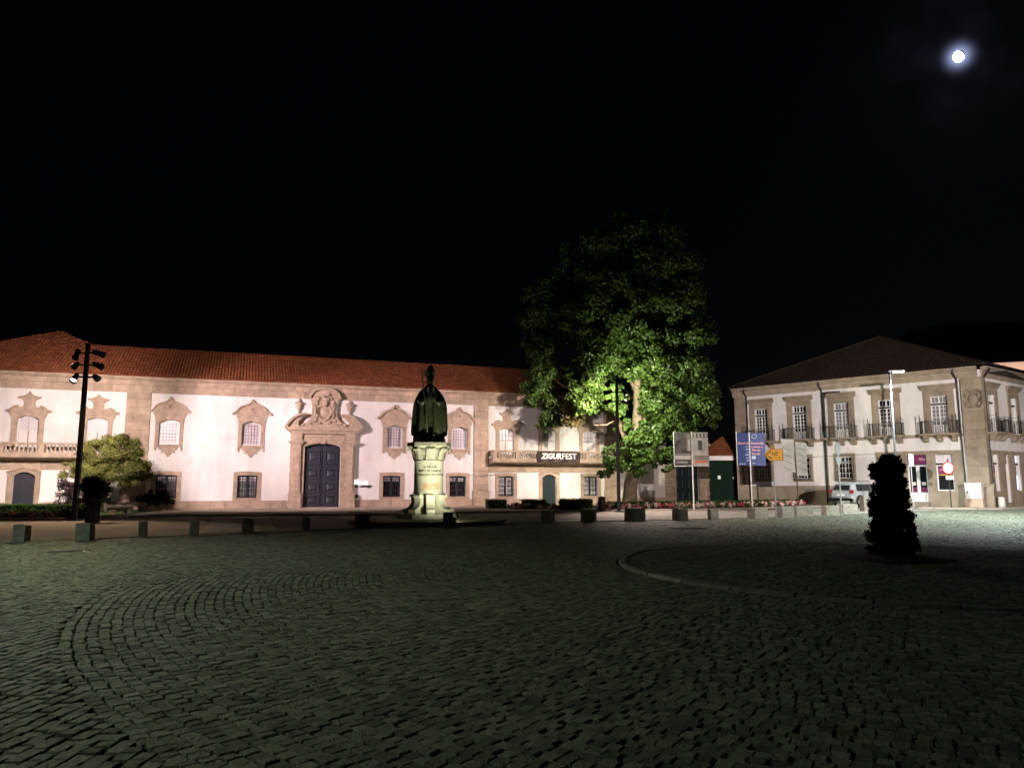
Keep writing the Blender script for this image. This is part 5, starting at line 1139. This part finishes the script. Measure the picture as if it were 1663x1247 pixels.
strip(lp_, -1.06, -.1, -.065, .2, .32, m_lt); strip(lp_, -1.06, -.1, -.065, .34, .38, m_md); strip(lp_, -.95, -.3, -.065, .1, .13, m_lt); strip(lp_, -.35, -.1, -.065, .45, .95, m_md); strip(lp_, -.24, -.12, -.07, .45, .8, m_lt)
strip(rp_, .1, .96, -.045, .18, .32, m_md); strip(rp_, .1, .9, -.045, .1, .16, m_or); strip(rp_, .1, .7, -.045, .06, .08, m_lt); strip(rp_, .36, .62, -.045, .47, .76, m_dk); strip(rp_, .08, .98, -.045, .84, .97, m_dk)
for xx in (.2, .42, .64, .86): strip(rp_, xx - .06, xx + .06, -.05, .85, .96, m_lt)
for (a, b) in (((-1.12, -.05, z0), (-1.12, -.05, z1)), ((-1.12, -.05, z0), (0, -.03, z0 + .02))): bar(pa, a, b, .025, mt_whitepaint, 'frame_rail')
# blue festival poster
YB = 49.5; o_ = at(1222, 823, YB); pb_ = thing('poster_sign', 'blue poster with pink lettering on a leaning white pole', 'poster', (o_.x, YB, 0.06))
z0, z1 = at(1220, 756, YB).z - .06, at(1220, 703, YB).z - .06
xa, xm, xb = at(1197, 730, YB).x - o_.x, at(1217.5, 730, YB).x - o_.x, at(1242, 730, YB).x - o_.x
m_bl = M('blue poster', (.028, .05, .18), .5, .12, 2); m_pk = M('pink print', (.75, .36, .42), .5, .05); m_pb = M('pale blue print', (.45, .52, .75), .5, .05)
panel(pb_, xa, xm - .04, -.08, -.02, z0, z1, m_bl); panel(pb_, xm + .04, xb, -.03, -.1, z0, z1, m_bl)
bar(pb_, (0, 0, 0), (xm, 0, z1 + .05), .04, mt_whitepaint, 'pole'); bar(pb_, (xa - .03, -.06, z0 - .05), (xa - .03, -.06, z1 + .1), .02, mt_whitepaint, 'frame_rail')
hz = z1 - z0
def ptext(par, tx, x_, z_, s_, m, al): put('lettering', text_mesh(tx, s_, m, .003, .004, 0, al), par, (x_, -.125, z_))
ptext(pb_, 'Bienal de', xm - .08, z0 + hz * .68, .2, m_pk, 'RIGHT'); ptext(pb_, 'Fotografia', xm + .08, z0 + hz * .68, .2, m_pk, 'LEFT'); ptext(pb_, 'Lamego e', xm + .08, z0 + hz * .57, .19, m_pk, 'LEFT'); ptext(pb_, 'Vale do', xm + .08, z0 + hz * .47, .19, m_pk, 'LEFT'); ptext(pb_, 'Varosa', xm + .08, z0 + hz * .36, .2, m_pk, 'LEFT')
for k in range(6): strip(pb_, xm - .34 + .05 * (k % 3), xm - .1, -.105, .57 - k * .085, .585 - k * .085 + .012 * (k % 2), m_pb)
strip(pb_, xm + .08, xm + .34, -.12, .2, .29, m_pb); strip(pb_, xm + .08, xm + .3, -.12, .06, .08, m_pb)
for k in range(3): strip(pb_, xa + .1 + k * .14, xa + .19 + k * .14, -.105, .04, .065, m_pb)
rg = MB(); 
for k in range(18): a, b = 2 * math.pi * k / 18, 2 * math.pi * (k + 1) / 18; rg.ribbon([(xm + .3 + .16 * math.cos(a), z0 + hz * .89 + .13 * math.sin(a)), (xm + .3 + .16 * math.cos(b), z0 + hz * .89 + .13 * math.sin(b))], .03, -.12, -.11)
rg.build('ring_emblem', m_pb, pb_)
# yellow direction sign
q = gnd(1261, 841); ns = thing('direction_sign', 'yellow arrow road sign on a grey pole pointing left', 'road sign', (q.x, q.y, 0))
w_ = q.y; zt, zb_ = at(1255, 729, w_).z, at(1255, 748, w_).z; xl, xk, xr = at(1240, 738, w_).x - q.x, at(1249, 738, w_).x - q.x, at(1271.5, 738, w_).x - q.x; zc = (zt + zb_) / 2
bar(ns, (0, .05, 0), (-.03, .05, zt + .0), .035, mt_grey, 'pole')
m_ye = M('yellow reflective sheet', (.75, .38, .015), .4, .05, 4)
bd = MB().plate([[(xl, zc), (xk, zb_), (xr, zb_), (xr, zt), (xk, zt)]], -.02, .0).build('board', m_ye, ns)
def inset(k): cx_ = (xl + xr) / 2; return [(cx_ + (a - cx_) * k, zc + (b - zc) * (k - .03)) for a, b in [(xl, zc), (xk, zb_), (xr, zb_), (xr, zt), (xk, zt)]]
MB().plate([inset(.985), inset(.93)[::-1]], -.025, -.02).build('border_line', mt_black, bd); MB().ribbon([(xk + .1, zt - .09), (xl + .11, zc), (xk + .1, zb_ + .09)], .05, -.026, -.02).build('chevron', mt_black, bd)
put('lettering', fit(text_mesh('N2', .24, mt_black, .004, .004), -.06, .2, .17), bd, (0, -.025, zc + .06)); put('lettering', fit(text_mesh('7', .13, mt_black, .004, .002), .27, .33, .09), bd, (0, -.025, zc + .12)); put('lettering', fit(text_mesh('TAROUCA  VISEU', .075, mt_black, .003, .001), -.16, .33, .045), bd, (0, -.025, zc - .13))
MB().box(-.12, .06, -.015, .0, zt, zt + .16).build('small_plate', M('dull yellow', (.3, .2, .03), .5), ns)
# wrinkled pale poster seen from behind
YC = 52.0; o_ = at(1297, 820, YC); pc = thing('poster_sign', 'wrinkled pale poster sheet on a dark pole before the house', 'poster', (o_.x, YC, 0.06))
z0, z1 = at(1290, 768, YC).z - .06, at(1290, 715, YC).z - .06; xa, xm, xb = at(1268, 740, YC).x - o_.x, at(1291, 740, YC).x - o_.x, at(1310, 740, YC).x - o_.x
m_pw = M('pale poster sheet', (.34, .345, .31), .6, .15, 1.5, .6, 5)
for (a, b, ya, yb, dz) in ((xa, xm - .03, -.12, 0, .05), (xm + .03, xb, 0, .06, -.15)):
    nx, nz = 10, 10; vs = []
    for j in range(nz + 1):
        for i in range(nx + 1):
            u, v = i / nx, j / nz; vs.append((a + (b - a) * u + .06 * (1 - v) , ya + (yb - ya) * u - .05 * math.sin(3 * u + 5 * v) - .03 * math.sin(9 * v - 4 * u), z0 + dz + (z1 - z0 + .05) * v - .08 * u * (1 if dz < 0 else .3)))
    s_ = MB().add(vs, [(j * 11 + i, j * 11 + i + 1, j * 11 + 12 + i, j * 11 + 11 + i) for j in range(nz) for i in range(nx)]).build('sheet', m_pw, pc, True)
    for k in range(4): zz = z0 + .3 + k * .45; MB().ribbon([(a + .1, zz + .12), (a + .3, zz + .05), (a + .5, zz - .02), (a + .66, zz - .1)], .02, -.19, -.185).build('print_line', m_dk, s_)
bar(pc, (0, 0, 0), (xm, 0, z1 + .08), .045, M('rusty brown pole', (.07, .05, .035), .7), 'pole')
# traffic signs
def disc(t, c, r, rz, mat, th=.012, name='disc', n=28): return MB().lathe([(r, -th), (r, th)], n).xf(Matrix.Translation(c) @ Matrix.Rotation(rz, 4, 'Z') @ Matrix.Rotation(R(90), 4, 'X')).build(name, mat, t)
q = gnd(1367, 838); t = thing('traffic_sign', 'pair of traffic signs seen from the edge on a grey pole by the road blocks', 'traffic sign', (q.x, q.y, 0)); bar(t, (0, 0, 0), (0, 0, at(1367, 720, q.y).z), .035, mt_grey, 'pole')
zc = at(1367, 729, q.y).z; disc(t, (-.02, -.05, zc), .32, R(40), mt_grey, .015); zc = at(1367, 751, q.y).z
MB().plate([[(-.34, zc + .26), (.34, zc + .26), (0, zc - .3)]], -.012, .012).xf(Matrix.Translation((-.02, -.05, 0)) @ Matrix.Rotation(R(40), 4, 'Z')).build('triangle_plate', mt_grey, t)
Yp = 48.5; q = at(1484, 820, Yp); t = thing('traffic_sign', 'narrow white sign plate on a pole beside the clipped shrub', 'traffic sign', (q.x, Yp, .06)); bar(t, (0, 0, 0), (0, 0, at(1484, 738, Yp).z), .035, mt_grey, 'pole')
zc = at(1484, 747, Yp).z - .06; MB().box(-.2, .2, -.06, -.04, zc - .38, zc + .38).xf(Matrix.Rotation(R(20), 4, 'Z')).build('plate', mt_whitepaint, t)
Yn = 48.6; q = at(1545, 823, Yn); t = thing('traffic_sign', 'round white traffic sign with red ring on a dark pole by the house', 'traffic sign', (q.x, Yn, .0)); bar(t, (0, 0, 0), (0, 0, at(1543, 745, Yn).z), .035, mt_iron, 'pole')
zc = at(1543, 760, Yn).z; disc(t, (-.05, -.05, zc), .42, R(5), M('red sign ring', (.45, .03, .03), .4), .01, 'red_ring'); disc(t, (-.055, -.07, zc), .34, R(5), mt_whitepaint, .008, 'white_face')
MB().box(-.25, .3, -.06, -.04, zc - .75, zc - .5).xf(Matrix.Rotation(R(5), 4, 'Z')).build('lower_plate', mt_whitepaint, t); MB().box(-.2, .24, -.067, -.06, zc - .66, zc - .6).xf(Matrix.Rotation(R(5), 4, 'Z')).build('plate_print', mt_bar, t)

# ------------------------------------------------------------------ parked car, seen from behind
car_ = thing('parked_car', 'silver estate car with roof rails parked nose in at the corner house', 'car', (24.0, 51.6, .06), R(32))
ST = [(-2.12, .34, .70, .78, .35), (-2.08, .30, .98, .84, .55), (-1.98, .28, 1.08, .87, 1.10), (-1.72, .24, 1.10, .885, 1.52), (-1.35, .22, 1.08, .89, 1.64), (-.4, .22, 1.05, .895, 1.66), (.3, .22, 1.03, .895, 1.60), (.75, .22, 1.02, .89, 1.36), (1.15, .22, 1.0, .89, 1.06), (1.7, .24, .96, .87, .99), (2.05, .3, .86, .8, .87), (2.18, .36, .7, .7, .72)]
vs = []; nr = 12
for (x_, zl, zb2, hw2, zt2) in ST:
    zt2 = max(zt2, zb2 + .01); k = 1 if zt2 < zb2 + .15 else .74
    half_ = [(0, zl), (hw2 * .9, zl), (hw2, zl + .12), (hw2 * 1.0, (zl + zb2) / 2), (hw2 * .985, zb2), (hw2 * (k + (1 - k) * .1), zt2 - .06 if zt2 > zb2 + .1 else zb2 + .005), (hw2 * k * .85, zt2)]
    ring_ = half_[1:] + [(0, zt2 + .015)] + [(-a, b) for a, b in reversed(half_[1:])]
    nr = len(ring_); vs += [(x_, a, b) for a, b in ring_]
fs = [(i * nr + k, i * nr + (k + 1) % nr, i * nr + nr + (k + 1) % nr, i * nr + nr + k) for i in range(len(ST) - 1) for k in range(nr)] + [tuple(range(nr - 1, -1, -1)), tuple(range((len(ST) - 1) * nr, len(ST) * nr))]
mt_silver = M('silver paint', (.30, .305, .315), .3, .04, 3, metal=.2, spec=.6)
cb_ = MB().add(vs, fs).build('body', mt_silver, car_, True)
rw = MB().add([(-2.0, -.62, 1.14), (-2.0, .62, 1.14), (-1.79, .54, 1.46), (-1.79, -.54, 1.46)], [(0, 1, 2, 3)]).xf(Matrix.Translation((-.035, 0, 0))); rw.build('rear_window', mt_darkglass, car_)
MB().prism([(-.86, .34), (.86, .34), (.88, .52), (.8, .6), (-.8, .6), (-.88, .52)], -2.2, -2.05).build('bumper', mt_black, car_)
MB().box(-2.17, -2.1, -.62, .62, .6, .68).build('bumper_strip', mt_silver, car_)
np_ = MB().box(-2.15, -2.12, -.26, .26, .74, .86).build('number_plate', mt_whitepaint, car_)
mt_tail = M('red lamp glass', (.22, .015, .015), .2, spec=.6)
for s in (-1, 1):
    MB().box(-2.115, -1.98, min(s * .66, s * .885), max(s * .66, s * .885), .92, 1.14).build('tail_lamp', mt_tail, car_)
    MB().tube([(-1.5, s * .6, 1.66), (-1.3, s * .62, 1.73), (.1, s * .62, 1.73), (.3, s * .6, 1.67)], .022, 6).build('roof_rail', mt_black, car_)
    gl = MB()
    for a, b in ((-1.62, -.95), (-.88, -.05), (.02, .78)):
        ta, tb2 = (a + .12 if a < -1.5 else a), (b - .35 if b > .7 else b)
        gl.add([(a, s * .905, 1.08), (b, s * .905, 1.08), (tb2, s * .75, 1.52), (ta, s * .75, 1.52)], [(0, 1, 2, 3)])
    gl.build('side_windows', mt_darkglass, car_)
    for wx in (-1.32, 1.33):
        ty = MB().lathe([(.21, -.1), (.33, -.1), (.35, -.05), (.35, .05), (.33, .1), (.21, .1)], 22).xf(Matrix.Translation((wx, s * .8, .345)) @ Matrix.Rotation(R(90), 4, 'X')).build('wheel', mt_black, car_, True)
        MB().lathe([(.2, -.02), (.21, .02), (.05, .05)], 14).xf(Matrix.Translation((wx, s * .88, .345)) @ Matrix.Rotation(R(-90 * s), 4, 'X')).build('rim', mt_grey, ty)
        ar = MB(); ar.ribbon([(wx + .42 * math.cos(a_), .345 + .42 * math.sin(a_)) for a_ in [math.pi * k / 10 for k in range(11)]], .09, s * .9 - .02, s * .9 + .02); ar.build('wheel_arch', mt_black, car_)

# ------------------------------------------------------------------ moon
mp = MOON * 1500 + Vector((0, 0, EYE)); mn = MB(); v = []
for i in range(13):
    t_ = math.pi * i / 12
    for k in range(24): a = 2 * math.pi * k / 24; v.append((8.6 * math.sin(t_) * math.cos(a), 8.6 * math.sin(t_) * math.sin(a), 9.6 * math.cos(t_)))
mn.add(v, [(i * 24 + k, i * 24 + (k + 1) % 24, i * 24 + 24 + (k + 1) % 24, i * 24 + 24 + k) for i in range(12) for k in range(24)])
mm_ = bpy.data.materials.new('moon surface'); mm_.use_nodes = True; t_ = mm_.node_tree; t_.nodes.clear()
mo = t_.nodes.new('ShaderNodeOutputMaterial'); me_ = t_.nodes.new('ShaderNodeEmission'); mg = t_.nodes.new('ShaderNodeNewGeometry'); md_ = t_.nodes.new('ShaderNodeVectorMath'); md_.operation = 'DOT_PRODUCT'
right_ = MOON.cross(Vector((0, 0, 1))).normalized(); up_ = right_.cross(MOON); md_.inputs[1].default_value = (right_ * -.62 + up_ * -.55 - MOON * .55).normalized()
mr = t_.nodes.new('ShaderNodeMapRange'); mr.inputs[1].default_value = -.42; mr.inputs[2].default_value = -.1; mr.inputs[4].default_value = 5.0
t_.links.new(mg.outputs['Normal'], md_.inputs[0]); t_.links.new(md_.outputs['Value'], mr.inputs[0]); t_.links.new(mr.outputs[0], me_.inputs[1]); me_.inputs[0].default_value = (.95, .97, 1, 1); t_.links.new(me_.outputs[0], mo.inputs[0])
tag(mn.build('moon', mm_, None, True, tuple(mp)), 'bright white moon glowing alone in the black night sky', 'moon')
